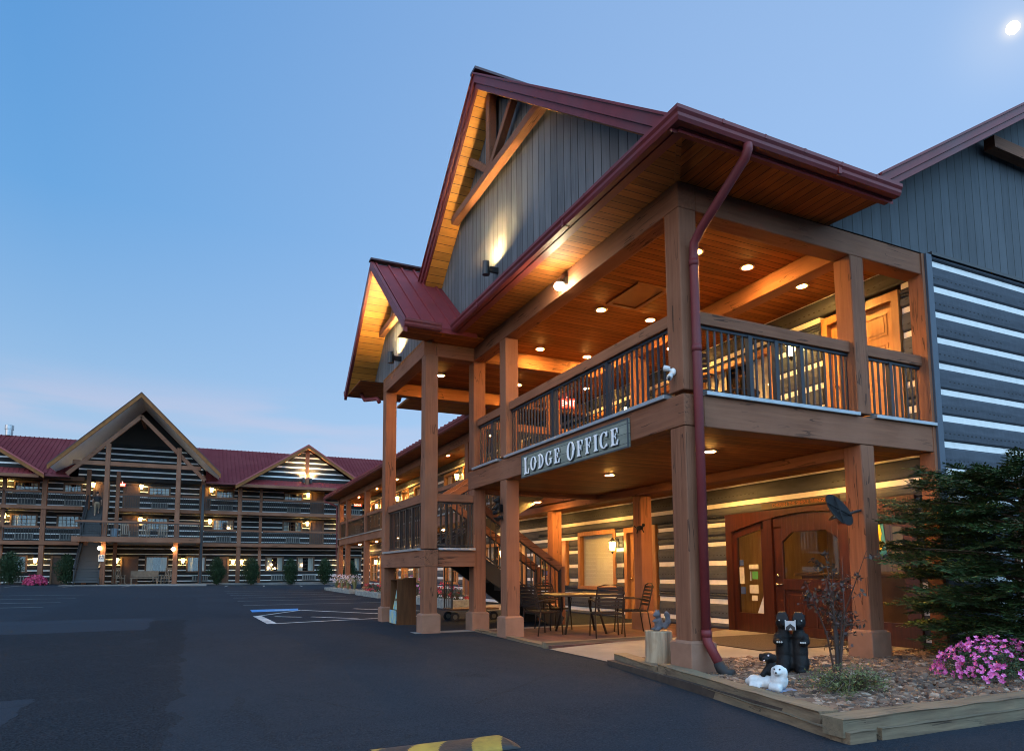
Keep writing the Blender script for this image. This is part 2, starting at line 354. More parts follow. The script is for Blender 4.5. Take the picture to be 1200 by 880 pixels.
ROCKW = M('worn_rocking_chair_wood', (.25,.18,.12), .7, col2=(.17,.12,.08), nscale=5)

# asphalt: sealed lot with old patches (the patches are real differences in the paving) and a few cracks
def asphalt():
    m = bpy.data.materials.new('asphalt'); m.use_nodes = True; N = m.node_tree.nodes; L = m.node_tree.links
    bs = N['Principled BSDF']; bs.inputs['Roughness'].default_value = .82; bs.inputs['Specular IOR Level'].default_value = .04
    tc = N.new('ShaderNodeTexCoord')
    def noise(s, d, v=None, r=.6):
        n = N.new('ShaderNodeTexNoise'); n.inputs['Scale'].default_value = s; n.inputs['Detail'].default_value = d; n.inputs['Roughness'].default_value = r
        L.new(v or tc.outputs['Object'], n.inputs['Vector']); return n.outputs[0]
    def mr(v, a, b, c=0, d=1):
        x = N.new('ShaderNodeMapRange'); L.new(v, x.inputs[0])
        for i, q in enumerate((a, b, c, d)): x.inputs[1+i].default_value = q
        return x.outputs[0]
    def mth(op, a, b=0.0):
        x = N.new('ShaderNodeMath'); x.operation = op
        for s, v in ((0, a), (1, b)):
            if hasattr(v, 'links'): L.new(v, x.inputs[s])
            else: x.inputs[s].default_value = v
        return x.outputs[0]
    def mix(f, a, b):
        x = N.new('ShaderNodeMix'); x.data_type = 'RGBA'
        for s, v in ((0, f), (6, a), (7, b)):
            if hasattr(v, 'links'): L.new(v, x.inputs[s])
            elif isinstance(v, (int, float)): x.inputs[s].default_value = v
            else: x.inputs[s].default_value = (*v, 1)
        return x.outputs[2]
    sp = N.new('ShaderNodeSeparateXYZ'); L.new(tc.outputs['Object'], sp.inputs[0]); X, Y = sp.outputs[0], sp.outputs[1]
    big = noise(.35, 5); fine = noise(90, 3); mid = noise(5, 5)
    base = mix(mr(big, .35, .68), (.011,.014,.018), (.022,.027,.034))
    base = mix(mr(mid, .45, .8, 0, .5), base, (.027,.032,.040))
    # left half of the lot is an older, browner and darker coat: ragged seam near x = -5.3
    wob = mth('MULTIPLY', mth('SUBTRACT', noise(1.3, 4), .5), .55)
    seam = mth('ADD', X, wob)
    left = mth('LESS_THAN', seam, -5.3)
    near = mth('LESS_THAN', mth('ADD', Y, wob), 12.2)
    base = mix(mth('MULTIPLY', mth('MULTIPLY', left, near), .95), base, (.0045,.0048,.0058))
    # patches of newer paving
    def patch(x0, x1, y0, y1, c, k=.7):
        nonlocal base
        a = mth('MULTIPLY', mth('GREATER_THAN', seam, x0), mth('LESS_THAN', seam, x1))
        yy = mth('ADD', Y, wob); b = mth('MULTIPLY', mth('GREATER_THAN', yy, y0), mth('LESS_THAN', yy, y1))
        base = mix(mth('MULTIPLY', mth('MULTIPLY', a, b), k), base, c)
    patch(-12, -6.55, -3, 2.0, (.034,.042,.054)); patch(-20, -6.0, 9.6, 13.2, (.038,.046,.058)); patch(-9, -5.0, 13.4, 26, (.011,.013,.017))
    # ragged dark crack along the seam
    d = mth('ABSOLUTE', mth('ADD', seam, 5.3)); ck = mth('MULTIPLY', mth('LESS_THAN', d, .03), near)
    base = mix(ck, base, (.008,.008,.008))
    vo = N.new('ShaderNodeTexVoronoi'); vo.feature = 'DISTANCE_TO_EDGE'; vo.inputs['Scale'].default_value = .33
    mpv = N.new('ShaderNodeMix'); mpv.data_type = 'VECTOR'; mpv.inputs[0].default_value = .12
    nv = N.new('ShaderNodeTexNoise'); nv.inputs['Scale'].default_value = 1.5; L.new(tc.outputs['Object'], nv.inputs['Vector'])
    L.new(tc.outputs['Object'], mpv.inputs[4]); L.new(nv.outputs[1], mpv.inputs[5]); L.new(mpv.outputs[1], vo.inputs['Vector'])
    cr = mth('MULTIPLY', mth('LESS_THAN', vo.outputs['Distance'], .005), mth('GREATER_THAN', noise(.5, 2), .48))
    base = mix(mth('MULTIPLY', cr, .6), base, (.012,.012,.012))
    oil = mth('MULTIPLY', mr(noise(1.1, 3), .60, .70, 0, .55), mr(noise(.35, 2), .45, .6)); base = mix(oil, base, (.006,.006,.007))
    dust = mr(noise(2.6, 6, None, .7), .55, .8, 0, .55); base = mix(dust, base, (.036,.037,.040))
    tr = mth('MULTIPLY', mr(noise(.9, 4), .5, .72, 0, .45), mr(mth('SINE', mth('MULTIPLY', mth('ADD', X, mth('MULTIPLY', Y, .12)), 3.4)), .55, 1)); base = mix(tr, base, (.030,.031,.033))
    grit = mr(noise(45, 4, None, .8), .40, .66, 0, .85); base = mix(grit, base, (.040,.042,.045)); pit = mr(noise(60, 2, None, .8), .62, .72, 0, .8); base = mix(pit, base, (.008,.008,.009))
    st = mth('GREATER_THAN', noise(26, 2), .72); base = mix(mth('MULTIPLY', st, .35), base, (.12,.12,.12))
    base = mix(mr(fine, .35, .7, 0, .5), base, (.048,.052,.060))
    mu = N.new('ShaderNodeMix'); mu.data_type = 'RGBA'; mu.blend_type = 'MULTIPLY'; mu.inputs[0].default_value = 1; L.new(base, mu.inputs[6]); mu.inputs[7].default_value = (.82,.88,.97,1); base = mu.outputs[2]
    L.new(base, bs.inputs['Base Color'])
    bs.inputs['Roughness'].default_value = .95
    bp = N.new('ShaderNodeBump'); bp.inputs['Strength'].default_value = .8; bp.inputs['Distance'].default_value = .008
    L.new(mth('ADD', fine, mth('MULTIPLY', mid, .6)), bp.inputs['Height']); L.new(bp.outputs[0], bs.inputs['Normal'])
    return m
ASPH = asphalt()

# ------------------------------------------------------------------ ground
g = MB()
xs = [-400,-200,-100,-60,-40] + [i*1.0 for i in range(-30, 20)] + [20,30,45,70,120,250,400]
ys = [-300,-150,-70,-40,-20] + [i*1.0 for i in range(-12, 60)] + [60,80,120,200,400]
for y in ys:
    for x in xs: g.v.append((x, y, gz(x, y)))
nx = len(xs)
for j in range(len(ys)-1):
    for i in range(nx-1):
        g.f.append((j*nx+i, j*nx+i+1, (j+1)*nx+i+1, (j+1)*nx+i)); g.m.append(0)
solo('asphalt_ground', g, ASPH, (0,0,0), kind='structure', fix=False)

PAINT = M('worn_white_road_paint', (.62,.62,.60), .7, col2=(.20,.20,.20), nscale=5, blotch=((.25,.25,.25), 1.6))
FADED = M('faded_road_paint', (.19,.19,.185), .8, col2=(.07,.07,.07), nscale=3)
BLUEP = M('blue_road_paint', (.02,.20,.52), .6, col2=(.03,.16,.38), nscale=4)
def strip(mb, p, q, wd, h=.004):
    p = Vector((*p, 0)); q = Vector((*q, 0)); d = q-p; n = max(1, int(d.length/1.0)); s = Vector((-d.y, d.x, 0)).normalized()*wd/2
    for k in range(n):
        a = p+d*k/n; b = p+d*(k+1)/n
        mb.poly([(c.x, c.y, gz(c.x, c.y)+h) for c in (a-s, b-s, b+s, a+s)])
ln = MB()
P0, P1, P2, P3 = (-3.60,12.75), (-3.50,10.05), (1.3,10.9), (1.2,14.4)
strip(ln, P0, P1, .22); strip(ln, P1, (-1.1,10.6), .13); strip(ln, (-1.1,10.6), (.6,10.95), .11); strip(ln, P0, (-2.2,14.9), .10)
strip(ln, (-3.2,12.4), (-2.6,11.9), .12); strip(ln, (-2.35,11.9), (-1.4,10.75), .12); strip(ln, (-2.2,14.9), (.2,11.4), .13); strip(ln, (-.6,15.0), (1.0,13.0), .12)
solo('parking_lines', ln, PAINT, (0,0,0), kind='structure', fix=False)
l2 = MB()
for y in (18.3, 21.6, 24.6, 27.6, 30.6, 33.6):
    strip(l2, (-3.6,y), (1.2,y+.35), .11)
for x in (-15.5,-12.5,-9.3,-3.2,-.7,1.9,4.2): strip(l2, (x,43.5), (x+.35,47.2), .12)
for y in (19.5, 22.6, 26, 30): strip(l2, (-16,y), (-9.5,y+.3), .11)
solo('faded_parking_lines', l2, FADED, (0,0,0), kind='structure', fix=False)
bl = MB(); bl.poly([(x, y, gz(x,y)+.004) for x, y in ((-3.6,14.5),(-2.3,14.75),(-2.15,15.8),(-3.57,15.65))])
solo('accessible_parking_marking', bl, BLUEP, (0,0,0), kind='structure', fix=False)
bw = MB()
for (x,y) in ((-2.70,14.95),):
    bw.poly([(x+a, y+b, gz(x+a,y+b)+.008) for a, b in ((-.22,-.1),(.22,.12),(.2,.36),(-.25,.12))])
    bw.poly([(x+a, y+b, gz(x+a,y+b)+.008) for a, b in ((-.5,-.2),(-.28,-.12),(-.3,.02),(-.5,-.05))])
solo('accessible_symbol_marking', bw, M('white_symbol_paint', (.5,.54,.6), .7, col2=(.2,.3,.45), nscale=4), (0,0,0), kind='structure', fix=False)

ZS = .165    # slab level
def sheet(name, pts, z, mat, thick=.3):
    mb = MB(); mb.prism([(x, y, z-thick) for x, y in pts], (0,0,thick)); return solo(name, mb, mat, (0,0,0), kind='structure')
sheet('brick_patio', [(-.02,6.45),(.0,3.3),(2.3,3.45),(4.62,4.4),(4.62,6.45)], ZS, BRICK)
sheet('concrete_slab', [(-1.25,6.45),(4.62,6.45),(4.62,12.4),(2.35,12.4),(-1.25,10.2)], ZS-.003, CONC)
wk = MB()   # ramped concrete walk from the lot to the office door
W1 = [(-.06,3.27),(.02,1.62),(1.2,.95),(3.6,.42),(14.4,.42),(14.4,-.0),(4.62,0),(4.62,4.38),(2.3,3.42)]
wk.poly([(-.06,3.27,gz(0,3.3)+.012),(.02,1.62,gz(0,1.6)+.012),(1.3,1.0,ZS+.003),(1.3,3.34,ZS+.003)])
wk.poly([(1.3,3.34,ZS+.003),(1.3,1.0,ZS+.003),(2.4,.5,ZS+.003),(4.60,.46,ZS+.003),(4.60,4.36,ZS+.003),(2.3,3.40,ZS+.003)])
solo('concrete_walkway', wk, CONC, (0,0,0), kind='structure', fix=False)
sheet('planting_bed_soil', [(-.12,1.55),(-.62,-2.36),(15,-2.55),(15,-.02),(4.6,-.02),(4.6,.44),(2.4,.48),(1.3,.98),(.03,1.58)], ZS-.012, M('dark_soil', (.05,.035,.025), .95, col2=(.03,.02,.015), nscale=9))
sheet('wing_walkway', [(2.35,12.4),(5,12.4),(5,38),(2.35,38)], .22, CONC)
rk = MB(); rk.prism([(-32,49.3,.2),(12,49.3,.2),(12,52,.2),(-32,52,.2)], (0,0,.42)); rk.prism([(-13.2,46.2,.2),(-4.3,46.2,.2),(-4.3,49.3,.2),(-13.2,49.3,.2)], (0,0,.42))
solo('rear_walkway', rk, CONC, (0,0,0), kind='structure')

# ------------------------------------------------------------------ generic building pieces
def wbox(mb, ax, F, a0, a1, d0, d1, z0, z1, m=0):
    if ax == 'x': mb.box(F+d0, a0, z0, F+d1, a1, z1, m)
    else: mb.box(a0, F+d0, z0, a1, F+d1, z1, m)
def free(a0, a1, ops, z0, z1):
    iv = [(a0, a1)]
    for o in ops:
        if o[2] < z1-1e-4 and o[3] > z0+1e-4:
            nv = []
            for p, q in iv:
                if o[1] <= p or o[0] >= q: nv.append((p, q)); continue
                if o[0] > p: nv.append((p, o[0]))
                if o[1] < q: nv.append((o[1], q))
            iv = nv
    return iv
def logwall(mb, ax, F, a0, a1, z0, z1, ops, zc0, step=.39, cw=.095):
    bands = []; z = z0; k = 0
    cs = [zc0+step*i for i in range(-30, 40)]
    for c in cs:
        w2 = cw/2*random.uniform(.88,1.12); lo, hi = c-w2, c+w2
        if hi <= z0 or lo >= z1: continue
        if lo > z: bands.append((z, min(lo, z1), 0))
        bands.append((max(lo, z0), min(hi, z1), 1)); z = hi
    if z < z1: bands.append((z, z1, 0))
    cuts = sorted({o[2] for o in ops} | {o[3] for o in ops})
    for lo, hi, kind in bands:
        zz = [lo] + [c for c in cuts if lo+1e-3 < c < hi-1e-3] + [hi]
        for i in range(len(zz)-1):
            for p, q in free(a0, a1, ops, zz[i], zz[i+1]):
                if kind == 0:   # a hewn log: three facets, proud in the middle
                    l, h = zz[i], zz[i+1]; e = min(.03, (h-l)/4)
                    q_ = random.uniform(-.008,.008); prof = [(.10,l),(0,l),(-.03+q_,l+e),(-.04+q_,(l+h)/2),(-.03+q_,h-e),(0,h),(.10,h)]
                    if ax == 'x': mb.prism([(F+d, p, zz_) for d, zz_ in prof], (0,q-p,0), 0)
                    else: mb.prism([(p, F+d, zz_) for d, zz_ in prof], (q-p,0,0), 0)
                else: wbox(mb, ax, F, p, q, -.006, .10, zz[i], zz[i+1], 1)
def window(par, ax, F, a0, a1, z0, z1, trim=None, style='curtain', grid=None, back=None):
    trim = trim or ORWOOD
    t = .11; mb = MB()
    for b in ((a0, a1, z1-t, z1), (a0-.03, a1+.03, z0, z0+t*.8), (a0, a0+t, z0+t*.8, z1-t), (a1-t, a1, z0+t*.8, z1-t)):
        wbox(mb, ax, F, b[0], b[1], -.055, .09, b[2], b[3])
    i0, i1, k0, k1 = a0+t, a1-t, z0+t*.8, z1-t
    if grid:
        for k in range(1, grid[0]):
            c = i0+(i1-i0)*k/grid[0]; wbox(mb, ax, F, c-.014, c+.014, .0, .03, k0, k1)
        for k in range(1, grid[1]):
            c = k0+(k1-k0)*k/grid[1]; wbox(mb, ax, F, i0, i1, .002, .028, c-.014, c+.014)
    w_ = part('window', mb, trim, par)
    if style != 'dark':
        gl = MB(); wbox(gl, ax, F, i0-.01, i1+.01, .035, .043, k0-.01, k1+.01); part('glass', gl, GLASS, w_)
    cu = MB()
    if style == 'curtain':
        wd = (i1-i0)*.32
        for p, q in ((i0, i0+wd), (i1-wd, i1)):
            n = 10; pts = []
            for k in range(n+1):
                a = p+(q-p)*k/n; d = .10+.018*math.sin(k*1.9+a)
                pts.append((a, d))
            for k in range(n):
                A, B = pts[k], pts[k+1]
                if ax == 'x': cu.poly([(F+A[1],A[0],k0),(F+B[1],B[0],k0),(F+B[1],B[0],k1),(F+A[1],A[0],k1)])
                else: cu.poly([(A[0],F+A[1],k0),(B[0],F+B[1],k0),(B[0],F+B[1],k1),(A[0],F+A[1],k1)])
        part('curtain', cu, CURT, w_, smooth=False)
    elif style == 'blind':
        wbox(cu, ax, F, i0, i1, .075, .085, k0, k1); part('roller_blind', cu, BLIND, w_)
    bk = MB(); wbox(bk, ax, F, i0-.02, i1+.02, .16 if style != 'dark' else .04, .20, k0-.02, k1+.02)
    part('pane' if style == 'dark' else 'room_backing', bk, back or DGLASS, w_)
    return w_
def door(par, ax, F, a0, a1, z0, z1, mat=None, hand='l', panels=True, trim=None):
    t = .12; mb = MB()
    wbox(mb, ax, F, a0-t, a1+t, -.05, .09, z1, z1+t*1.1)
    wbox(mb, ax, F, a0-t, a0, -.05, .09, z0, z1); wbox(mb, ax, F, a1, a1+t, -.05, .09, z0, z1)
    fr = part('door_frame', mb, trim or ORWOOD, par)
    d = MB(); wbox(d, ax, F, a0+.004, a1-.004, .045, .085, z0+.01, z1-.004)
    wdt = a1-a0; H = z1-z0
    if panels:
        for (u0, u1) in ((.12,.46),(.54,.88)):
            for (v0, v1) in ((.07,.36),(.42,.70),(.76,.93)):
                p, q, r_, s_ = a0+wdt*u0, a0+wdt*u1, z0+H*v0, z0+H*v1
                for b in ((p, p+.022, r_, s_), (q-.022, q, r_, s_), (p+.022, q-.022, r_, r_+.022), (p+.022, q-.022, s_-.022, s_)):
                    wbox(d, ax, F, b[0], b[1], .033, .046, b[2], b[3])
                wbox(d, ax, F, p+.05, q-.05, .036, .046, r_+.05, s_-.05)
    dd = part('door', d, mat or DOORW, par)
    h = MB(); a = a0+.08 if hand == 'l' else a1-.08
    c = (F+.012, a, z0+H*.47) if ax == 'x' else (a, F+.012, z0+H*.47)
    h.ell(c, .035); part('handle', h, M('brass_hardware', (.6,.5,.32), .25, metal=1), dd, smooth=True)
    return dd
def rail(par, p, q, z0, z1, rw=.12, rh=.155, sp=.115, matr=None, matb=None, mid=True, name='railing'):
    p = Vector(p); q = Vector(q); d = q-p; Ln = d.length; u = d/Ln
    mb = MB(); mb.bar((p.x,p.y,z1-rh/2), (q.x,q.y,z1-rh/2), rw, rh)
    r_ = part(name, mb, matr or (BX if abs(u.x) > abs(u.y) else BY), par, bevel=.008)
    b = MB(); zt = z1-rh-.022
    b.bar((p.x,p.y,zt), (q.x,q.y,zt), .04, .035); b.bar((p.x,p.y,z0+.03), (q.x,q.y,z0+.03), .035, .03)
    n = max(2, int(round(Ln/sp)))
    for k in range(n+1):
        t = (k if k else .25)/n if k < n else 1-.25/n
        c = p+d*t; big = mid and n > 16 and k in (n//3, 2*n//3) or (mid and 10 < n <= 30 and k == n//2)
        s = .032 if big else .0115
        b.box(c.x-s, c.y-s, z0-(.03 if big else -.03), c.x+s, c.y+s, zt)
    part('baluster_panel', b, matb or BLUEBLK, r_)
    return r_
def post(par, x, y, z0, z1, s=.27, base=True, name='post'):
    mb = MB(); mb.box(x, y, z0, x+s, y+s, z1)
    o = part(name, mb, BZ, par, bevel=.014)
    if base:
        b = MB(); e = .052; h = .37
        i = 0
        pts0 = [(x-e,y-e),(x+s+e,y-e),(x+s+e,y+s+e),(x-e,y+s+e)]
        b.prism([(a, c, z0-.02) for a, c in pts0], (0,0,h-.03+.02))
        t = len(b.v)
        b.v += [(a, c, z0+h-.03) for a, c in pts0] + [(a, c, z0+h) for a, c in ((x-.01,y-.01),(x+s+.01,y-.01),(x+s+.01,y+s+.01),(x-.01,y+s+.01))]
        for k in range(4): b.f.append((t+k, t+(k+1)%4, t+4+(k+1)%4, t+4+k)); b.m.append(0)
        part('post_base', b, M('brown_base_paint', (.25,.13,.082), .75, col2=(.20,.10,.06), nscale=4, bump=.2), o, bevel=.01)
    return o
def beam(par, x0, y0, z0, x1, y1, z1, name='beam', mat=None):
    mb = MB(); mb.box(x0,y0,z0,x1,y1,z1)
    return part(name, mb, mat or (BX if abs(x1-x0) > abs(y1-y0) else BY), par, bevel=.012)

# ------------------------------------------------------------------ lodge office
LO = root('lodge_office', (0,0,0), 'two-storey log lodge office with lit wooden porches, burgundy roof and big front gable', 'building')
WX = 4.62; CE = 6.05; D2 = 3.44     # porch wall, upper ceiling, upper deck level
# posts (lower and upper lengths)
for x, y in ((0,0), (0,4.97), (0,6.55), (3.0,0)):
    post(LO, x, y, ZS, 3.03); post(LO, x, y, D2+.02, 5.72, base=False)
for x, y in ((3.02,5.0), (3.02,8.7)):
    post(LO, x, y, ZS, 2.86); post(LO, x, y, D2-.03, 5.75, base=False)
for x, y in ((-1.08,6.45), (-1.08,9.52)):
    post(LO, x, y, ZS, 1.45); post(LO, x, y, 1.79, 5.70, base=False)
# deck rim beams and their metal caps
beam(LO, -.012,-.012,3.03, .29,6.83,3.41, 'rim_beam'); beam(LO, .29,-.012,3.03, 4.62,.28,3.41, 'rim_beam')
def cap(x0,y0,x1,y1,z=3.41): mb = MB(); mb.box(x0,y0,z,x1,y1,z+.05); return part('cap_flashing', mb, FLASH, LO, bevel=.006)
cap(-.06,.30,.26,4.95); cap(-.06,5.27,.26,6.52); cap(.30,-.06,2.97,.26); cap(3.30,-.06,4.60,.26)
# railings
rail(LO, (.135,.28), (.135,4.97), 3.48, 4.49); rail(LO, (.135,5.25), (.135,6.54), 3.48, 4.49)
rail(LO, (.28,.135), (3.0,.135), 3.48, 4.49); rail(LO, (3.28,.135), (4.6,.135), 3.48, 4.49)
# upper deck floor, lower ceiling
mb = MB(); mb.box(.27,.28,3.30,WX,6.82,D2); mb.box(3.0,6.82,3.30,WX,12.4,D2); part('deck_floor', mb, M('deck_boards', (.22,.15,.10), .7, col2=(.15,.10,.065), nscale=2, stretch=(14,1,14), groove=(0,.14,(.03,.02,.015),.05)), LO)
mb = MB(); mb.box(.28,.27,3.035,WX,6.81,3.06); mb.box(3.28,6.81,3.035,WX,12.4,3.06); part('lower_ceiling', mb, TNG_X, LO)
beam(LO, 3.02,.28,2.87, 3.28,12.4,3.03); beam(LO, .29,6.60,2.95, 3.02,6.82,3.42)
beam(LO, 3.0,6.82,3.05, 3.26,12.4,3.40, 'rim_beam')
# upper roof beams and ceiling
beam(LO, .0,0,5.72, .27,6.55,6.045, 'roof_beam'); beam(LO, .27,0,5.72, 4.62,.27,6.045, 'roof_beam')
beam(LO, 3.02,.27,5.75, 3.28,12.4,6.045, 'roof_beam'); beam(LO, 0,6.55,5.72, 3.02,6.82,6.045, 'roof_beam')
beam(LO, -1.08,6.55,5.70, -.82,9.79,6.0, 'roof_beam'); beam(LO, -.82,6.50,5.70, 0,6.78,5.98, 'roof_beam'); beam(LO, -.82,9.55,5.66, 4.6,9.79,5.96, 'roof_beam')
mb = MB(); mb.box(.0,.0,CE,WX,12.4,CE+.06); mb.box(-1.08,6.5,CE-.06,0,9.8,CE); part('porch_ceiling', mb, TNG_X, LO)
mb = MB()
mb.poly([(-.64,-.83,CE),(0,0,CE),(0,6.5,CE),(-.64,5.80,CE)]); part('eave_soffit', mb, TNG_X, LO, fix=False)
mb = MB(); mb.poly([(-.64,-.83,CE),(2.72,-.83,CE),(2.6,-.002,CE),(0,0,CE)]); part('eave_soffit', mb, TNG_Y, LO, fix=False)
mb = MB(); mb.bar((-.57,-.74,CE-.012),(-.01,-.01,CE-.012),.06,.016); part('soffit_trim', mb, TNG_X, LO)
# ceiling hatch
mb = MB()
for b in ((1.28,2.55,1.36,3.5),(1.86,2.55,1.94,3.5),(1.36,2.55,1.86,2.62),(1.36,3.43,1.86,3.5)): mb.box(b[0],b[1],CE-.035,b[2],b[3],CE-.001)
mb.box(1.36,2.62,CE-.012,1.86,3.43,CE-.002); part('ceiling_hatch', mb, M('hatch_wood', (.22,.095,.03), .5, col2=(.16,.06,.02), nscale=3), LO)

# porch wall (plane x = 4.62)
ops_l = [(.33,4.27,ZS,2.45), (6.50,7.90,ZS,2.41), (8.22,10.05,.86,2.42), (11.72,12.78,.82,2.05)]
mb = MB(); logwall(mb, 'x', WX, .14, 12.4, ZS, 3.06, ops_l, .71); part('lower_wall', mb, [LOG_P, CHINK], LO)
ops_u = [(.37,1.85,D2,5.74), (2.85,4.95,3.9,5.55), (5.3,6.5,D2,5.6), (8.0,9.3,D2,5.6), (9.6,11.6,3.9,5.5)]
mb = MB(); logwall(mb, 'x', WX, .14, 12.4, D2, 6.04, ops_u, 3.74, .388); part('upper_wall', mb, [LOG_U, CHINK], LO)
mb = MB(); mb.box(4.60,-.06,ZS-.05,4.73,.14,6.04); part('corner_trim', mb, M('slate_grey_paint', (.055,.072,.10), .6, col2=(.045,.06,.085), nscale=3), LO, bevel=.008)
mb = MB(); mb.box(4.54,-.022,ZS,4.60,.2,6.04); part('corner_board', mb, BZ, LO)
# right-hand wall and its gable (plane y = 0)
mb = MB(); logwall(mb, 'y', .0, 4.73, 14.4, ZS-.03, 6.04, [(6.3,7.9,.9,2.1)], 5.93-.395*15, .395, .085); part('side_wall', mb, [LOG_S, CHINK], LO)
window(LO, 'y', 0, 6.3, 7.9, .9, 2.1, trim=BZ, style='curtain')
mb = MB(); mb.box(4.73,-.065,6.04,14.4,.02,6.09); part('wall_band', mb, M('dark_trim', (.03,.03,.032), .6), LO)
PK = (9.5, 10.38); sB = .588
zr = lambda x: PK[1]-sB*abs(x-PK[0])
mb = MB(); mb.prism([(2.62,-.012,6.052),(3.0,-.012,zr(3.0)-.12),(9.5,-.012,PK[1]-.12),(16,-.012,zr(16)-.12),(16.3,-.012,6.09),(4.86,-.012,6.09),(4.6,-.012,6.052)], (0,.11,0))
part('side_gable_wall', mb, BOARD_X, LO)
mb = MB(); mb.bar((6.25,-.16,8.17),(12.75,-.16,8.17),.16,.2); part('gable_beam', mb, BX, LO)
def roofslab(mb, A, B, C_, D_, th, m=0):   # quad A-B (eave) C-D (ridge), thickness th downwards
    mb.prism([A, B, C_, D_], (0,0,-th), m)
mb = MB()
for s in (-1, 1):
    e = PK[0]+s*6.62; ze = zr(e)
    roofslab(mb, (e,-.55,ze), (e,12,ze), (PK[0],12,PK[1]), (PK[0],-.55,PK[1]), .10)
    for k in range(42):
        y = -.5+k*.3; mb.bar((e,y,ze+.015),(PK[0],y,PK[1]+.015),.04,.04)
part('side_roof', mb, RED, LO)
mb = MB()
for s in (-1, 1):
    e = PK[0]+s*6.66; ze = zr(e)
    mb.prism([(e,-.63,ze+.05),(PK[0],-.63,PK[1]+.05),(PK[0],-.63,PK[1]-.10),(e,-.63,ze-.10)], (0,.08,0))
    mb.prism([(e,-.66,ze+.06),(PK[0],-.66,PK[1]+.06),(PK[0],-.66,PK[1]+.02),(e,-.66,ze+.02)], (0,.11,0))
    mb.prism([(e,-.60,ze-.10),(PK[0],-.60,PK[1]-.10),(PK[0],-.60,PK[1]-.20),(e,-.60,ze-.20)], (0,.06,0))
part('rake_trim', mb, REDP, LO, bevel=.004)

# main gable facing the lot (ridge along x at y = 4.7)
RY, RZ, SL = 4.7, 10.56, .81
zm = lambda y: RZ-SL*abs(y-RY)
GX = -.26
mb = MB(); mb.prism([(GX,-.6,6.2),(GX,RY,zm(RY)-.3),(GX,10.0,6.2)][::-1], (.12,0,0)); mb.prism([(GX,-.6,6.2),(GX,-.55,6.3),(GX,10,6.3),(GX,10,6.2)], (.12,0,0))
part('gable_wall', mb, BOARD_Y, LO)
mb = MB()
for s, ye in ((-1,-.84), (1,10.3)):
    ze = zm(ye)
    pl_ = [(-.665,ye),(2.75,ye),(2.75,-.32),(9.9,RY),(-.665,RY)] if s < 0 else [(-.665,ye),(9.9,ye),(9.9,RY),(-.665,RY)]
    mb.prism([(x, y, zm(y)) for x, y in pl_], (0,0,-.12))
    for k in range(26):
        x = -.6+k*.38; y0 = ye if (s > 0 or x < 2.9) else -.3+(x-2.93)*.72
        mb.bar((x,y0,zm(y0)+.015),(x,RY,RZ+.015),.04,.04)
part('main_roof', mb, RED, LO)
mb = MB()
for s, ye in ((-1,-.82), (1,10.3)):
    ze = zm(ye)
    mb.prism([(-.745,ye,ze+.05),(-.745,RY,RZ+.05),(-.745,RY,RZ-.14),(-.745,ye,ze-.14)], (.08,0,0))
    mb.prism([(-.775,ye,ze+.06),(-.775,RY,RZ+.06),(-.775,RY,RZ+.02),(-.775,ye,ze+.02)], (.11,0,0))
    y2 = -.50 if s < 0 else ye; z2 = zm(y2)
    mb.prism([(-.705,y2,z2-.14),(-.705,RY,RZ-.14),(-.705,RY,RZ-.26),(-.705,y2,z2-.26)], (.05,0,0))
part('rake_trim', mb, REDP, LO, bevel=.004)
mb = MB(); mb.box(-.77,RY-.12,RZ+.05,.5,RY+.12,RZ+.10); part('ridge_cap', mb, M('ridge_cap_metal', (.05,.02,.025), .4, metal=.3), LO)
SOFB = M('rake_soffit_boards', (.64,.30,.055), .5, col2=(.50,.21,.03), nscale=1.5, stretch=(2,12,12), groove=(2,.115,(.08,.03,.01),.07), bump=.5, bdist=.01)
mb = MB()
for s, ye in ((-1,-.42), (1,10.2)):
    ze = zm(ye)-.26
    mb.prism([(-.655,ye,ze),(-.655,RY,RZ-.26),(GX,RY,RZ-.26),(GX,ye,ze)], (0,0,.02))
part('rake_soffit', mb, SOFB, LO)
# timber truss ornament in the gable
mb = MB(); X0 = -.40
mb.bar((X0,2.5,8.72),(X0,6.62,8.72),.16,.16)
mb.bar((X0,RY,8.8),(X0,RY,RZ-.28),.15,.16); mb.bar((X0,RY-.06,8.8),(X0,RY-.98,9.52),.13,.13); mb.bar((X0,RY+.06,8.8),(X0,RY+.98,9.52),.13,.13)
part('gable_truss', mb, BY, LO, bevel=.01)

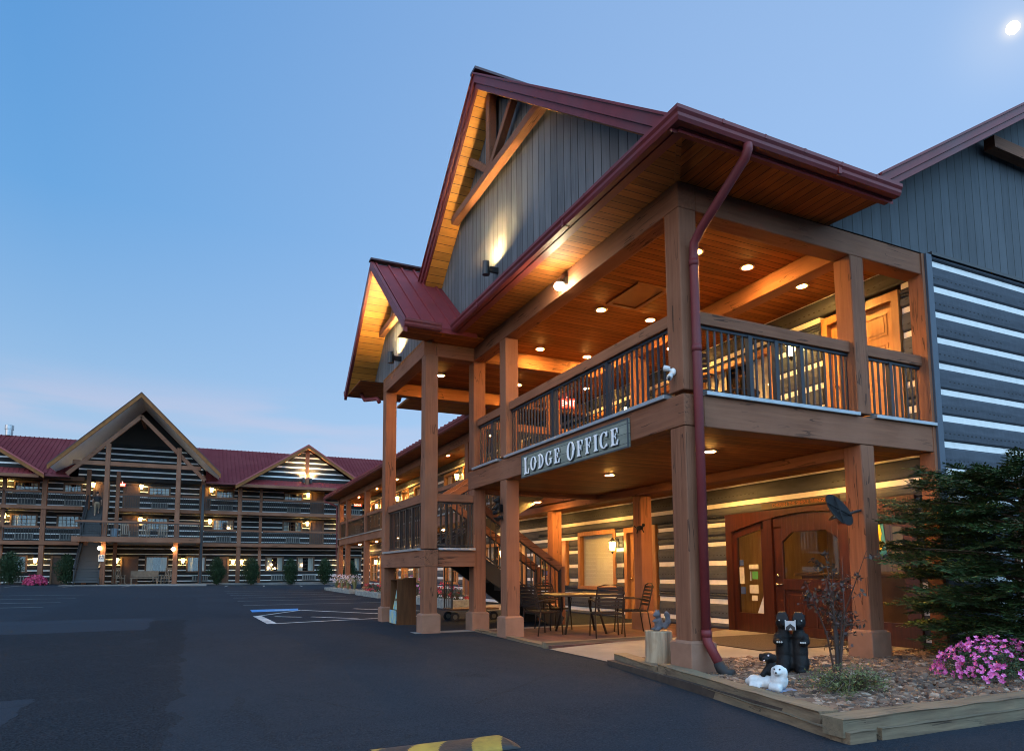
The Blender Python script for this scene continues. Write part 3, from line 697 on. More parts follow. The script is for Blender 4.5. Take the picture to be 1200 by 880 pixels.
# eave gutters: one profile swept along each eave
def gutter(par, p, q, out, z, h=.14, wd=.12, mitre=False):
    o = Vector(out); p = Vector((*p, z)); q = Vector((*q, z)); mb = MB()
    pr = [(0,0),(wd*.62,0),(wd*.8,.035),(wd*.82,.07),(wd,.10),(wd,h),(wd-.02,h),(wd-.02,.11),(wd*.7,.07),(wd*.6,.015),(.012,.015),(.012,h),(0,h)]
    d = (q-p).normalized(); n = len(pr)
    A = [p + o*a + Vector((0,0,b)) - (d*a if mitre else d*0) for a, b in pr]; B = [q + o*a + Vector((0,0,b)) for a, b in pr]
    mb.v += [tuple(v) for v in A+B]; mb.f += [tuple(range(n-1,-1,-1)), tuple(range(n,2*n))]; mb.m += [0,0]
    for k in range(n): mb.f.append((k,(k+1)%n,n+(k+1)%n,n+k)); mb.m.append(0)
    Lg = (q-p).length; k = .5
    while k < Lg-.2:
        c = p+d*k+o*(wd+.001)+Vector((0,0,h-.022)); mb.bar(c-d*.014, c+d*.014, .006, .05); k += .61
    k = 2.3
    while k < Lg-.5:
        for a, b in ((wd*.64,-.003),): mb.bar(p+d*k+o*0+Vector((0,0,-.003)), p+d*k+o*wd*.66+Vector((0,0,-.003)), .05, .005)
        c = p+d*k+o*(wd*.84)+Vector((0,0,.055)); mb.bar(c-d*.025, c+d*.025, .012, .10); k += 3.05
    return part('gutter', mb, REDP, par)
gutter(LO, (-.69,-.88), (-.69,5.78), (-1,0,0), 5.99, mitre=True); gutter(LO, (-.69,-.88), (2.72,-.88), (0,-1,0), 5.99, mitre=True)
mb = MB(); mb.box(-.69,-.88,6.0,-.65,5.8,6.17); mb.box(-.65,-.88,6.0,2.72,-.84,6.17); mb.box(-.67,-.86,5.985,-.55,5.8,6.0); mb.box(-.55,-.86,5.985,2.72,-.74,6.0); part('fascia', mb, REDP, LO)
mb = MB()
mb.prism([(-.67,-.84,6.17),(-.67,5.8,6.17),(GX,5.8,6.45),(GX,-.4,6.45)], (0,0,-.03))
part('skirt_roof', mb, RED, LO)
# small cross gable over the stair landing (ridge along x at y = 8.6)
SY, SZ, SS = 8.6, 8.42, .86
zs = lambda y: SZ-SS*abs(y-SY)
mb = MB()
for ye in (5.86, 11.34):
    roofslab(mb, (-1.66,ye,zs(ye)), (-.2,ye,zs(ye)), (-.2,SY,SZ), (-1.66,SY,SZ), .10)
    for k in range(5): mb.bar((-1.6+k*.3,ye,zs(ye)+.015),(-1.6+k*.3,SY,SZ+.015),.045,.05)
part('landing_roof', mb, RED, LO)
mb = MB()
for ye in (5.82, 11.38):
    z = zs(ye)
    mb.prism([(-1.72,ye,z+.05),(-1.72,SY,SZ+.05),(-1.72,SY,SZ-.16),(-1.72,ye,z-.16)], (.07,0,0))
part('rake_trim', mb, REDP, LO, bevel=.004)
mb = MB(); mb.box(-1.74,SY-.1,SZ+.05,-.3,SY+.1,SZ+.09); part('ridge_cap', mb, M('ridge_cap_metal', (.05,.02,.025), .4), LO)
mb = MB()
for ye in (5.95, 11.25):
    mb.prism([(-1.65,ye,zs(ye)-.16),(-1.65,SY,SZ-.16),(-1.02,SY,SZ-.16),(-1.02,ye,zs(ye)-.16)], (0,0,.02))
part('rake_soffit', mb, SOFB, LO)
mb = MB(); mb.prism([(-1.03,6.35,5.98),(-1.03,6.35,zs(6.35)-.12),(-1.03,SY,SZ-.14),(-1.03,11.1,zs(11.1)-.12),(-1.03,11.1,5.98)], (.10,0,0)); part('landing_gable_wall', mb, BOARD_Y, LO)
mb = MB(); mb.bar((-1.14,7.4,7.2),(-1.14,9.8,7.2),.12,.14); mb.bar((-1.14,SY,7.2),(-1.14,SY,SZ-.2),.12,.12); part('gable_truss', mb, BY, LO)
gutter(LO, (-1.72,5.86), (-.98,5.86), (0,-1,0), 5.97); gutter(LO, (-1.72,11.34), (-.2,11.34), (0,1,0), 5.97)
for b_ in ((-1.65,5.9,5.98,-.02,6.49,6.0),(-1.65,9.8,5.975,-.3,11.3,5.995)): mb = MB(); mb.box(*b_); part('landing_soffit', mb, TNG_X, LO)
mb = MB(); mb.tube([(-1.35,11.0,5.98),(-1.35,10.6,5.72),(-1.2,9.9,5.6),(-1.16,9.84,5.5)], .05, 8); part('downspout', mb, REDP, LO, smooth=True)
# landing and stairs
beam(LO, -1.09,6.44,1.44, -.80,9.80,1.77, 'landing_beam'); beam(LO, -.80,6.47,1.44, 0.0,6.74,1.77, 'landing_beam'); beam(LO, -.8,9.53,1.44, .2,9.8,1.77, 'landing_beam')
mb = MB(); mb.box(-1.13,6.73,1.77,-.78,9.52,1.815); part('cap_flashing', mb, FLASH, LO); mb = MB(); mb.box(-.80,6.40,1.77,-.02,6.74,1.815); part('cap_flashing', mb, FLASH, LO)
mb = MB(); mb.box(-.8,6.74,1.66,.25,9.53,1.76); part('landing_floor', mb, M('dark_stair_metal', (.013,.012,.011), .6), LO)
BALB = M('black_balusters', (.014,.012,.012), .4)
rail(LO, (-.94,6.72), (-.94,9.53), 1.84, 2.90, matb=BALB); rail(LO, (-.81,6.60), (0.0,6.60), 1.84, 2.90, matb=BALB)
STM = M('dark_stair_metal', (.013,.012,.011), .6)
def stairs(par, p0, p1, wdir, wid, n, handrail=1.12, bal=True, name='stairs', mr=None, posts=True):
    """flight from p0 (bottom nosing) to p1 (top nosing); wdir = unit vector across the flight"""
    p0 = Vector(p0); p1 = Vector(p1); wv = Vector(wdir); d = p1-p0; mb = MB()
    for k in range(n):
        c = p0+d*(k+.5)/n; t = (p1-p0)/n; h = Vector((t.x,t.y,0))
        a = c-h*.62; b = c+h*.55
        mb.prism([a+Vector((0,0,-.03)), b+Vector((0,0,-.03)), b+wv*wid+Vector((0,0,-.03)), a+wv*wid+Vector((0,0,-.03))], (0,0,.035))
        mb.prism([b+Vector((0,0,-.03)), b+wv*wid+Vector((0,0,-.03)), b+wv*wid+Vector((0,0,.16)), b+Vector((0,0,.16))], h.normalized()*.012)
    st = part(name, mb, M('stair_tread_metal', (.04,.037,.036), .6), par)
    for o in (0, wid):
        s = MB(); s.bar(p0+wv*o+Vector((0,0,-.12)), p1+wv*o+Vector((0,0,-.12)), .07, .34); part('stringer', s, STM, st)
        if not handrail: continue
        r_ = MB(); b = MB(); r_.bar(p0+wv*o+Vector((0,0,handrail)), p1+wv*o+Vector((0,0,handrail)), .10, .15); m = int(d.length/.14)
        part('handrail', r_, mr or BX, st)
        if bal:
            b.bar(p0+wv*o+Vector((0,0,handrail-.1)), p1+wv*o+Vector((0,0,handrail-.1)), .03, .03); b.bar(p0+wv*o+Vector((0,0,.14)), p1+wv*o+Vector((0,0,.14)), .03, .03)
            for k in range(m+1):
                c = p0+d*k/m+wv*o; q = .03 if k in (0, m) else .009
                b.box(c.x-q, c.y-q, c.z+.05, c.x+q, c.y+q, c.z+handrail-.05)
            part('baluster_panel', b, BALB, st)
    return st
stairs(LO, (2.25,7.0,.30), (.1,7.0,1.76), (0,1,0), 1.15, 8)
stairs(LO, (.1,8.45,1.90), (2.55,8.45,3.42), (0,1,0), 1.05, 8, name='stairs')
mb = MB(); mb.box(2.27,6.98,ZS,2.37,7.08,1.45); mb.box(2.27,8.10,ZS,2.37,8.20,1.45); part('newel_post', mb, BZ, LO)
rail(LO, (3.1,6.85), (3.1,8.4), 3.5, 4.49); rail(LO, (.3,6.7), (3.0,6.7), 3.5, 4.49)
# rain downspout at the corner post
mb = MB(); mb.tube([(.20,-.94,5.99),(.20,-.94,5.93),(.20,-.90,5.86),(.15,-.22,5.36),(.15,-.09,5.24),(.15,-.075,5.05),(.15,-.075,4.0),(.15,-.075,.62)], .054, 10)
mb.tube([(.15,-.075,.63),(.15,-.075,.58),(.15,-.10,.52),(.19,-.22,.30)], .054, 10)
for z in (5.0, 3.95, .62): mb.tube([(.15,-.075,z-.04),(.15,-.075,z+.04)], .060, 10)
ds = part('downspout', mb, REDP, LO, smooth=True)
mb = MB(); mb.tube([(.19,-.215,.31),(.20,-.24,.25),(.22,-.29,.20),(.25,-.36,.18)], [.062,.065,.068,.072], 10); part('drain_boot', mb, M('black_rubber', (.012,.012,.013), .7), ds, smooth=True)
# solid core added behind the walls to block light
DARKW = M('core_dark_and_apex_shade', (.03,.025,.02), .9)
mb = MB(); mb.box(7.9,.2,ZS,14.2,12.3,6.0); mb.box(4.9,4.6,ZS,7.8,12.3,3.2); mb.box(4.9,.2,3.42,7.8,12.3,6.0)
part('light_blocking_core', mb, DARKW, LO)

# lower porch doors, windows
door(LO, 'x', WX, 6.70, 7.72, ZS, 2.28, DOORW, 'r')
window(LO, 'x', WX, 8.22, 10.05, .86, 2.42, style='blind')
BRO = M('poster_colours', (.3,.3,.3), .5, island=[(.02,.10,.45),(.7,.62,.1),(.5,.08,.05),(.75,.75,.72),(.05,.3,.35),(.02,.02,.03),(.1,.25,.6)])
w_ = window(LO, 'x', WX, 11.72, 12.78, .82, 2.05, style='none', grid=(3,4))
mb = MB()
for i in range(6):
    for j in range(7):
        mb.box(WX+.10, 11.86+i*.135, .95+j*.145, WX+.112, 11.86+i*.135+.11, .95+j*.145+.125)
part('brochure', mb, BRO, w_)
mb = MB(); mb.box(4.50,10.58,.95,4.60,10.98,2.15); mb.box(4.47,10.55,2.15,4.60,11.01,2.22); mb.box(4.49,10.63,1.05,4.51,10.93,2.05); cb = solo('wall_cabinet', mb, ORWOOD, (4.6,10.78,1.0), 'narrow wooden wall cabinet between the porch window and the brochure window', 'cabinet', bevel=.006)
# upper doors, windows
ud = door(LO, 'x', WX, .52, 1.68, D2+.02, 5.52, DOORW, 'r')
mb = MB(); vs = [(0,1.32+.17*math.cos(t*math.pi/12),5.02+.085*math.sin(t*math.pi/12)) for t in range(24)]
mb.prism([(4.63, y-.10, z) for _, y, z in vs], (-.02,0,0)); 
i0 = len(mb.f); add_txt(mb, '226', .13, (4.608,1.22,5.02), (0,-1,0), (0,0,1), .006, 1)
part('room_number', mb, [M('number_plaque_wood', (.20,.085,.03), .5), M('number_ink', (.03,.018,.01), .6)], ud)
window(LO, 'x', WX, 2.85, 4.95, 3.9, 5.55, style='curtain')
door(LO, 'x', WX, 5.42, 6.38, D2+.02, 5.45, DOORW, 'l'); door(LO, 'x', WX, 8.12, 9.18, D2+.02, 5.45, DOORW, 'l'); window(LO, 'x', WX, 9.6, 11.6, 3.9, 5.5, style='curtain')

# office entrance: arched mahogany surround, door, two sidelights
mb = MB(); A0, A1, ZT = .33, 4.27, 2.45
arch = lambda y: 2.06+.30*math.cos((y-2.3)/1.97*math.pi/2)
n = 24; ysn = [A0+.16+(A1-A0-.32)*k/n for k in range(n+1)]
for k in range(n):
    a, b = ysn[k], ysn[k+1]
    mb.prism([(WX-.07,a,arch(a)),(WX-.07,b,arch(b)),(WX-.07,b,ZT),(WX-.07,a,ZT)], (.14,0,0))
for a, b in ((A0,A0+.16),(A1-.16,A1)): mb.box(WX-.07,a,ZS,WX+.07,b,ZT)
for a, b in ((3.10,3.30),(1.30,1.50)): mb.box(WX-.055,a,ZS,WX+.07,b,arch((a+b)/2)+.02)
ent = part('entrance_frame', mb, MAHOG, LO)
def sidelight(a0, a1):
    mb = MB(); mb.box(WX-.02,a0,ZS,WX+.04,a1,.52); mb.box(WX-.02,a0,.52,WX+.04,a0+.09,2.1); mb.box(WX-.02,a1-.09,.52,WX+.04,a1,2.1)
    n = 6
    for k in range(n):
        a, b = a0+.09+(a1-a0-.18)*k/n, a0+.09+(a1-a0-.18)*(k+1)/n
        mb.prism([(WX-.02,a,arch(a)-.14),(WX-.02,b,arch(b)-.14),(WX-.02,b,arch(b)+.01),(WX-.02,a,arch(a)+.01)], (.06,0,0))
    o = part('sidelight', mb, MAHOG, LO)
    g_ = MB(); g_.box(WX+.005,a0+.08,.51,WX+.012,a1-.08,2.22); part('glass', g_, GLASS, o); return o
s1 = sidelight(3.30,4.11); s2 = sidelight(.49,1.30)
def flat(par, name, y0, y1, z0, z1, mat, d=.0):
    mb = MB(); mb.box(WX-.004-d,y0,z0,WX+.003-d,y1,z1); return part(name, mb, mat, par)
WP = M('paper_notice', (.50,.46,.38), .8, col2=(.40,.37,.30), nscale=18)
flat(s1,'notice',3.87,3.99,1.08,1.40,WP); flat(s1,'notice',3.88,3.98,1.43,1.54,M('navy_sticker', (.03,.06,.16), .5)); flat(s1,'notice',3.50,3.74,1.36,1.45,WP)
flat(s1,'notice',3.52,3.66,1.17,1.32,M('green_sticker', (.06,.24,.06), .5)); flat(s1,'notice',3.85,3.97,.88,1.02,M('navy_sticker', (.03,.06,.16), .5)); flat(s1,'notice',3.52,3.74,.90,1.06,WP); flat(s1,'notice',3.55,3.69,.76,.86,WP); flat(s1,'notice',3.69,3.72,1.14,1.32,M('grey_sticker', (.2,.22,.25), .5))
mb = MB(); mb.prism([(WX-.003,3.40,.53),(WX-.003,3.56,.53),(WX-.003,3.40,.86)], (.004,0,0)); part('frosted_panel', mb, M('frosted_white', (.5,.5,.5), .6), s1)
mb = MB(); mb.prism([(WX-.006,.86,1.52),(WX-.006,1.08,1.58),(WX-.006,1.06,2.12),(WX-.006,.90,2.10)], (.006,0,0)); po = part('poster', mb, M('teal_poster', (.02,.17,.26), .5, col2=(.03,.22,.33), nscale=3), s2)
mb = MB(); vs_ = [(0,0),(.05,.1),(.02,.2),(.07,.28),(.03,.4),(.09,.46),(.12,.3),(.10,.2),(.14,.12),(.09,.02)]
mb.prism([(WX-.011,1.05-a,1.6+b) for a, b in vs_], (.003,0,0)); part('poster_print', mb, M('yellow_print', (.75,.55,.03), .5), s2)
# the door leaf
mb = MB(); a0, a1 = 1.51, 3.09; gt = 2.05
def dbox(y0, y1, z0, z1, d0=-.02, d1=.035): mb.box(WX+d0,y0,z0,WX+d1,y1,z1)
dbox(a0,a0+.2,ZS+.01,2.14); dbox(a1-.2,a1,ZS+.01,2.14); dbox(a0+.2,a1-.2,ZS+.01,.34); dbox(a0+.2,a1-.2,.98,1.18); dbox(2.2,2.4,.34,.98)
n = 10
for k in range(n):
    a, b = a0+.2+(a1-a0-.4)*k/n, a0+.2+(a1-a0-.4)*(k+1)/n
    lo = lambda y: 2.02-max(0, abs(y-2.3)-.36)*.75
    mb.prism([(WX-.02,a,lo(a)),(WX-.02,b,lo(b)),(WX-.02,b,arch(b)-.01),(WX-.02,a,arch(a)-.01)], (.055,0,0))
for a, b in ((a0,a0+.2),(a1-.2,a1)): mb.prism([(WX-.02,a,2.1),(WX-.02,b,2.1),(WX-.02,b,arch(b)-.01),(WX-.02,a,arch(a)-.01)], (.055,0,0))
for a, b in ((a0+.2,2.2),(2.4,a1-.2)):
    dbox(a,b,.34,.98,.005,.03); dbox(a+.07,b-.07,.42,.90,-.012,.006)
od = part('office_door', mb, MAHOG, LO, bevel=.006)
mb = MB(); mb.box(WX+.003,a0+.19,1.17,WX+.010,a1-.19,2.03); part('glass', mb, GLASS, od)
mb = MB(); mb.ell((WX-.06,3.0,1.08),.035); mb.tube([(WX-.06,3.0,1.08),(WX-.02,3.0,1.08)],.015); mb.tube([(WX-.06,3.0,1.08),(WX-.07,2.88,1.08)],.014); mb.ell((WX-.03,3.0,1.24),.028); part('handle', mb, M('brass_hardware', (.6,.5,.32), .25, metal=1), od, smooth=True)
# lit lobby behind the entrance
LW = M('lobby_pine_wall', (.42,.22,.07), .55, col2=(.30,.14,.04), nscale=2, stretch=(8,8,.8), groove=(1,.3,(.1,.04,.01),.03))
mb = MB(); mb.box(7.75,.2,ZS,7.85,4.55,3.1); part('lobby_back_wall', mb, LW, LO)
mb = MB(); mb.box(4.75,.16,ZS,7.8,.22,3.1); mb.box(4.75,4.52,ZS,7.8,4.58,3.1); part('lobby_side_walls', mb, LW, LO)
mb = MB(); mb.box(4.68,.16,3.05,7.8,4.55,3.12); part('lobby_ceiling', mb, LW, LO); mb = MB(); mb.box(4.70,.22,ZS-.02,7.8,4.55,ZS+.002); part('lobby_floor', mb, M('lobby_carpet', (.08,.05,.035), .9), LO)
mb = MB(); mb.box(6.2,1.1,ZS,6.8,3.9,1.22); mb.box(6.1,1.0,1.22,6.9,4.0,1.28); solo('reception_counter', mb, M('counter_wood', (.25,.12,.045), .5, col2=(.18,.08,.03), nscale=3), (6.5,2.5,ZS), 'wooden reception counter inside the lobby behind the door glass', 'counter', bevel=.01)
mb = MB(); mb.box(7.68,1.9,1.5,7.74,2.9,2.2); solo('framed_picture', mb, M('honey_board', (.55,.36,.10), .6, col2=(.45,.28,.08), nscale=4), (7.7,2.4,1.5), 'honey-coloured board hanging on the lobby wall behind the door', 'picture')
mb = MB(); mb.lathe([(.0,0),(.16,0),(.16,-.03),(.0,-.05)], (5.7,2.5,3.05), 16); solo('lobby_lamp', mb, M('lobby_lamp_glow', (1,.72,.36), .4, emit=22), (5.7,2.5,3.0), 'round glowing lamp on the lobby ceiling behind the door glass', 'lamp')
# door mat
mb = MB(); mb.box(2.35,1.25,ZS+.004,4.4,3.15,ZS+.018); solo('door_mat', mb, M('brown_mat', (.045,.03,.02), .95, col2=(.03,.02,.014), nscale=40, bump=.5), (3.4,2.2,ZS), 'large dark brown mat on the concrete before the mahogany office door', 'mat')

# ------------------------------------------------------------------ guest-room wing running back from the lodge
WG = root('guest_wing', (3,24,0), 'long two-storey log guest-room wing with lit balcony walkways running back behind the stairs', 'building')
ZW = .24
for y in (14.45, 19.4, 24.3, 29.15, 33.95, 36.1):
    post(WG, 3.0, y, ZW, 3.03); post(WG, 3.0, y, D2+.02, 5.66, base=False)
beam(WG, 2.99,12.4,3.03, 3.27,36.4,3.40, 'rim_beam'); beam(WG, 2.99,36.1,3.02, 4.6,36.38,3.40, 'rim_beam')
beam(WG, 3.0,12.4,5.66, 3.27,36.4,5.98, 'roof_beam'); beam(WG, 3.0,36.1,5.67, 4.6,36.36,5.97, 'roof_beam')
mb = MB(); mb.box(2.94,12.45,3.40,3.24,36.36,3.45); part('cap_flashing', mb, FLASH, WG)
ys_ = [12.5,14.45,19.4,24.3,29.15,33.95,36.1]
for a, b in zip(ys_[:-1], ys_[1:]): rail(WG, (3.13,a+(.27 if a > 13 else 0)), (3.13,b), 3.47, 4.49, sp=.14, matb=BALB, mid=False)
rail(WG, (3.27,36.23), (4.6,36.23), 3.47, 4.49, sp=.14, matb=BALB, mid=False)
mb = MB(); mb.box(3.27,12.4,3.06,WX,36.1,3.10); mb.box(3.0,12.41,5.99,WX,36.4,6.05); mb.box(2.25,10.35,5.985,3.0,37.0,6.0); part('walkway_ceiling', mb, TNG_X, WG)
mb = MB(); mb.box(3.27,12.4,3.32,WX,36.1,D2); part('deck_floor', mb, M('deck_boards', (.2,.15,.1), .7), WG)
gutter(WG, (2.26,10.35), (2.26,37.1), (-1,0,0), 5.96)
mb = MB(); mb.box(2.26,10.35,5.97,2.30,37.1,6.14); mb.box(2.30,37.04,5.97,10,37.08,6.14); part('fascia', mb, REDP, WG)
mb = MB(); roofslab(mb, (2.2,10.35,6.17), (2.2,37.15,6.17), (7.5,37.15,6.72), (7.5,10.35,6.72), .05); roofslab(mb, (13,10.35,6.17), (13,37.15,6.17), (7.5,37.15,6.72), (7.5,10.35,6.72), .05)
for k in range(67):
    y = 10.5+k*.4; mb.bar((2.2,y,6.18),(7.5,y,6.73),.05,.05)
part('roof', mb, RED, WG)
mb = MB(); mb.box(7.0,12.4,ZW,12.8,36.9,6.0); part('light_blocking_core', mb, DARKW, WG)  # unseen solid core added inside the wing to block light
ol, ou = [], []; units = [(13.2,1),(17.6,0),(22.0,1),(26.4,0),(30.8,1)]
for y, hd in units:
    ol += [(y+.1,y+1.34,ZW,2.38),(y+1.9,y+3.6,.85,2.35)]; ou += [(y+.1,y+1.34,D2,5.6),(y+1.9,y+3.6,4.05,5.55)]
mb = MB(); logwall(mb, 'x', WX, 12.4, 36.4, ZW, 3.06, ol, .71); part('lower_wall', mb, [LOG_P, CHINK], WG)
mb = MB(); logwall(mb, 'x', WX, 12.4, 36.4, D2, 5.99, ou, 3.74, .388); part('upper_wall', mb, [LOG_U, CHINK], WG)
mb = MB(); logwall(mb, 'y', 36.9, WX, 12.8, ZW, 6.0, [], .71); part('end_wall', mb, [LOG, CHINK], WG)
for y, hd in units:
    door(WG, 'x', WX, y+.22, y+1.22, ZW, 2.26, DOORW, 'r'); door(WG, 'x', WX, y+.22, y+1.22, D2+.02, 5.46, DOORW, 'r')
    window(WG, 'x', WX, y+1.9, y+3.6, .85, 2.35, grid=(4,3)); window(WG, 'x', WX, y+1.9, y+3.6, 4.05, 5.55, grid=(4,3))
mb = MB(); mb.tube([(2.2,36.95,5.96),(2.22,36.9,5.85),(2.85,36.5,5.55),(2.9,36.45,5.4),(2.9,36.45,.5)], .055, 8); part('downspout', mb, REDP, WG, smooth=True)

# ------------------------------------------------------------------ three-storey rear building facing the camera
RB = root('rear_lodge_building', (-8.5,50,0), 'three-storey log building across the lot with red metal roof and tall timber porch gable', 'building')
F1, F2, F3, EV = .62, 3.68, 6.18, 8.02
YF, YW = 50.0, 51.7
XL, XR = -31.0, 11.5
def rpost(x, z0=F1, z1=EV, s=.26, y=YF): post(RB, x, y, z0, z1, s, base=False)
for x in (-15.05, -2.2): rpost(x, F1, EV, .30)
for x in (-12.4, -4.85): rpost(x, F1, 8.9, .26)
for x in (-.58, -17.4, -20.3, 5.6, -25.3, 8.9): rpost(x, F1, EV, .22, YF+.25)
mbm = [(XL,-12.55),(-4.75,XR)]
for a, b in mbm:
    beam(RB, a,YF-.06,F2-.27, b,YF+.20,F2, 'rim_beam'); beam(RB, a,YF-.06,F3-.26, b,YF+.20,F3, 'rim_beam'); beam(RB, a,YF-.05,EV, b,YF+.20,EV+.28, 'eave_beam')
beam(RB, -10.4,YF-.02,F3-.26, -4.75,YF+.2,F3, 'rim_beam')
bb = MB(); bb.box(XL,YF+.2,F2-.2,XR,YW,F2-.02); bb.box(XL,YF+.2,F3-.2,-12.5,YW,F3-.02); bb.box(-10.7,YF+.2,F3-.2,XR,YW,F3-.02); part('walkway_deck', bb, M('deck_dark', (.09,.06,.04), .8), RB)
def rrail(a, b, z): rail(RB, (a,YF+.07), (b,YF+.07), z+.06, z+1.06, rw=.12, rh=.15, sp=.15, matb=BALB, mid=False)
for z in (F2, F3):
    for a, b in ((-20.2,-17.3),(-17.2,-15.1),(-14.7,-12.45),(-4.55,-2.25),(-1.9,-.55),(-.3,5.6),(-25.2,-20.5)): rrail(a, b, z)
rrail(-10.4, -6.6, F3); rrail(-6.2, -4.9, F3)
# log walls with windows and doors
rw = {0: [], 1: [], 2: []}
wins = {2: [(-17.05,-15.5),(-14.05,-12.85),(-8.55,-7.0),(-3.8,-2.4),(1.4,2.95),(6.4,7.9),(-24,-22.4)],
        1: [(-17.15,-15.5),(-14.35,-12.9),(-8.6,-7.05),(-3.95,-2.35),(1.35,2.95),(6.4,7.9),(-24,-22.4)],
        0: [(-17.0,-15.95),(-8.55,-6.95),(-5.7,-4.3),(.1,1.55),(2.55,4.0),(6.4,7.9),(-24,-22.4)]}
doors = {2: [(-10.1,-9.2),(3.65,4.6),(-4.85,-4.25),(-12.05,-11.2)], 1: [(-10.1,-9.2),(3.65,4.6)], 0: [(-14.45,-13.7),(-10.05,-9.1),(-3.35,-2.75)]}
zf = {0: F1, 1: F2, 2: F3}
for k in (0,1,2):
    z = zf[k]; h = {0:(.85,2.1),1:(1.0,2.0),2:(1.0,1.85)}[k]; top = {0:F2-.2,1:F3-.2,2:EV+.3}[k]
    ops = [(a,b,z+h[0],z+h[1]) for a,b in wins[k]] + [(a-.1,b+.1,z,z+1.98) for a,b in doors[k]]
    mb = MB(); logwall(mb, 'y', YW, XL, XR, z, top, ops, z+.18, .41, .085); part('log_wall', mb, [LOG, CHINK], RB)
    for i, (a, b) in enumerate(wins[k]): window(RB, 'y', YW, a, b, z+h[0], z+h[1], trim=M('rear_trim', (.11,.058,.028), .6), grid=(5,3) if k else None, style='curtain')
    for a, b in doors[k]: door(RB, 'y', YW, a, b, z, z+1.92, M('rear_door_wood', (.11,.05,.02), .5, col2=(.075,.032,.013), nscale=3), 'r', trim=M('rear_trim', (.11,.058,.028), .6))
    for a, b in wins[k]:     # air conditioner grille under each window
        c = (a+b)/2+(.05 if k else .3); mb = MB()
        for q in ((c-.55,c+.55,z+.56,z+.60),(c-.55,c+.55,z+.18,z+.22),(c-.55,c-.50,z+.22,z+.56),(c+.50,c+.55,z+.22,z+.56)): mb.box(q[0],YW-.12,q[2],q[1],YW-.02,q[3])
        for j in range(6): mb.box(c-.5+j*.18,YW-.10,z+.22,c-.5+j*.18+.05,YW-.06,z+.56)
        mb.box(c-.5,YW-.05,z+.22,c+.5,YW-.045,z+.56,1)
        part('air_conditioner', mb, [M('ac_grey', (.20,.19,.165), .6), M('ac_dark', (.03,.03,.03), .6)], RB)
mb = MB(); mb.box(XL,YW+.25,F1,XR,YW+9,8.1); part('light_blocking_core', mb, DARKW, RB)  # unseen core box added behind the rear walls, stops light passing through
for x, z in ((-2.75,4.98),(.62,2.05),(.85,1.75),(.35,1.8),(3.0,2.02)):
    mb = MB(); mb.ell((x,YW+.06,z),(.075,.03,.075),n=10); part('room_lamp', mb, M('room_lamp_glow', (1,.62,.28), .5, emit=9), RB)
mb = MB()
for x in (-19.2,-14.75): mb.box(x,YW-.05,F2-.42,x,YW,F2-.3)
# main roof
ER, RR = (48.95, 8.14), (56.0, 12.02)
def main_z(y): return ER[1]+(y-ER[0])*(RR[1]-ER[1])/(RR[0]-ER[0])
mb = MB()
for a, b, y0 in ((XL,-13.3,ER[0]), (-4.55,XR,ER[0]), (-13.3,-4.55,52.1)):
    z0_ = main_z(y0)+.16*(1-(y0-ER[0])/(RR[0]-ER[0])); roofslab(mb, (a,y0,z0_), (b,y0,z0_), (b,RR[0],RR[1]), (a,RR[0],RR[1]), .1)
    x = a+.1
    while x < b: mb.bar((x,y0,z0_+.015), (x,RR[0],RR[1]+.015), .05, .06); x += .3
roofslab(mb, (XL,63,8.3), (XR,63,8.3), (XR,RR[0],RR[1]), (XL,RR[0],RR[1]), .1)
part('main_roof', mb, RED2, RB)
for a, b in ((XL,-13.3),(-4.55,XR)):
    mb = MB(); mb.box(a,ER[0]-.1,ER[1]-.02,b,ER[0]+.02,ER[1]+.14); part('gutter', mb, REDP, RB)
    mb = MB(); mb.box(a,ER[0],8.14,b,YF-.05,8.18); part('eave_soffit', mb, M('dark_soffit', (.12,.08,.05), .7), RB)
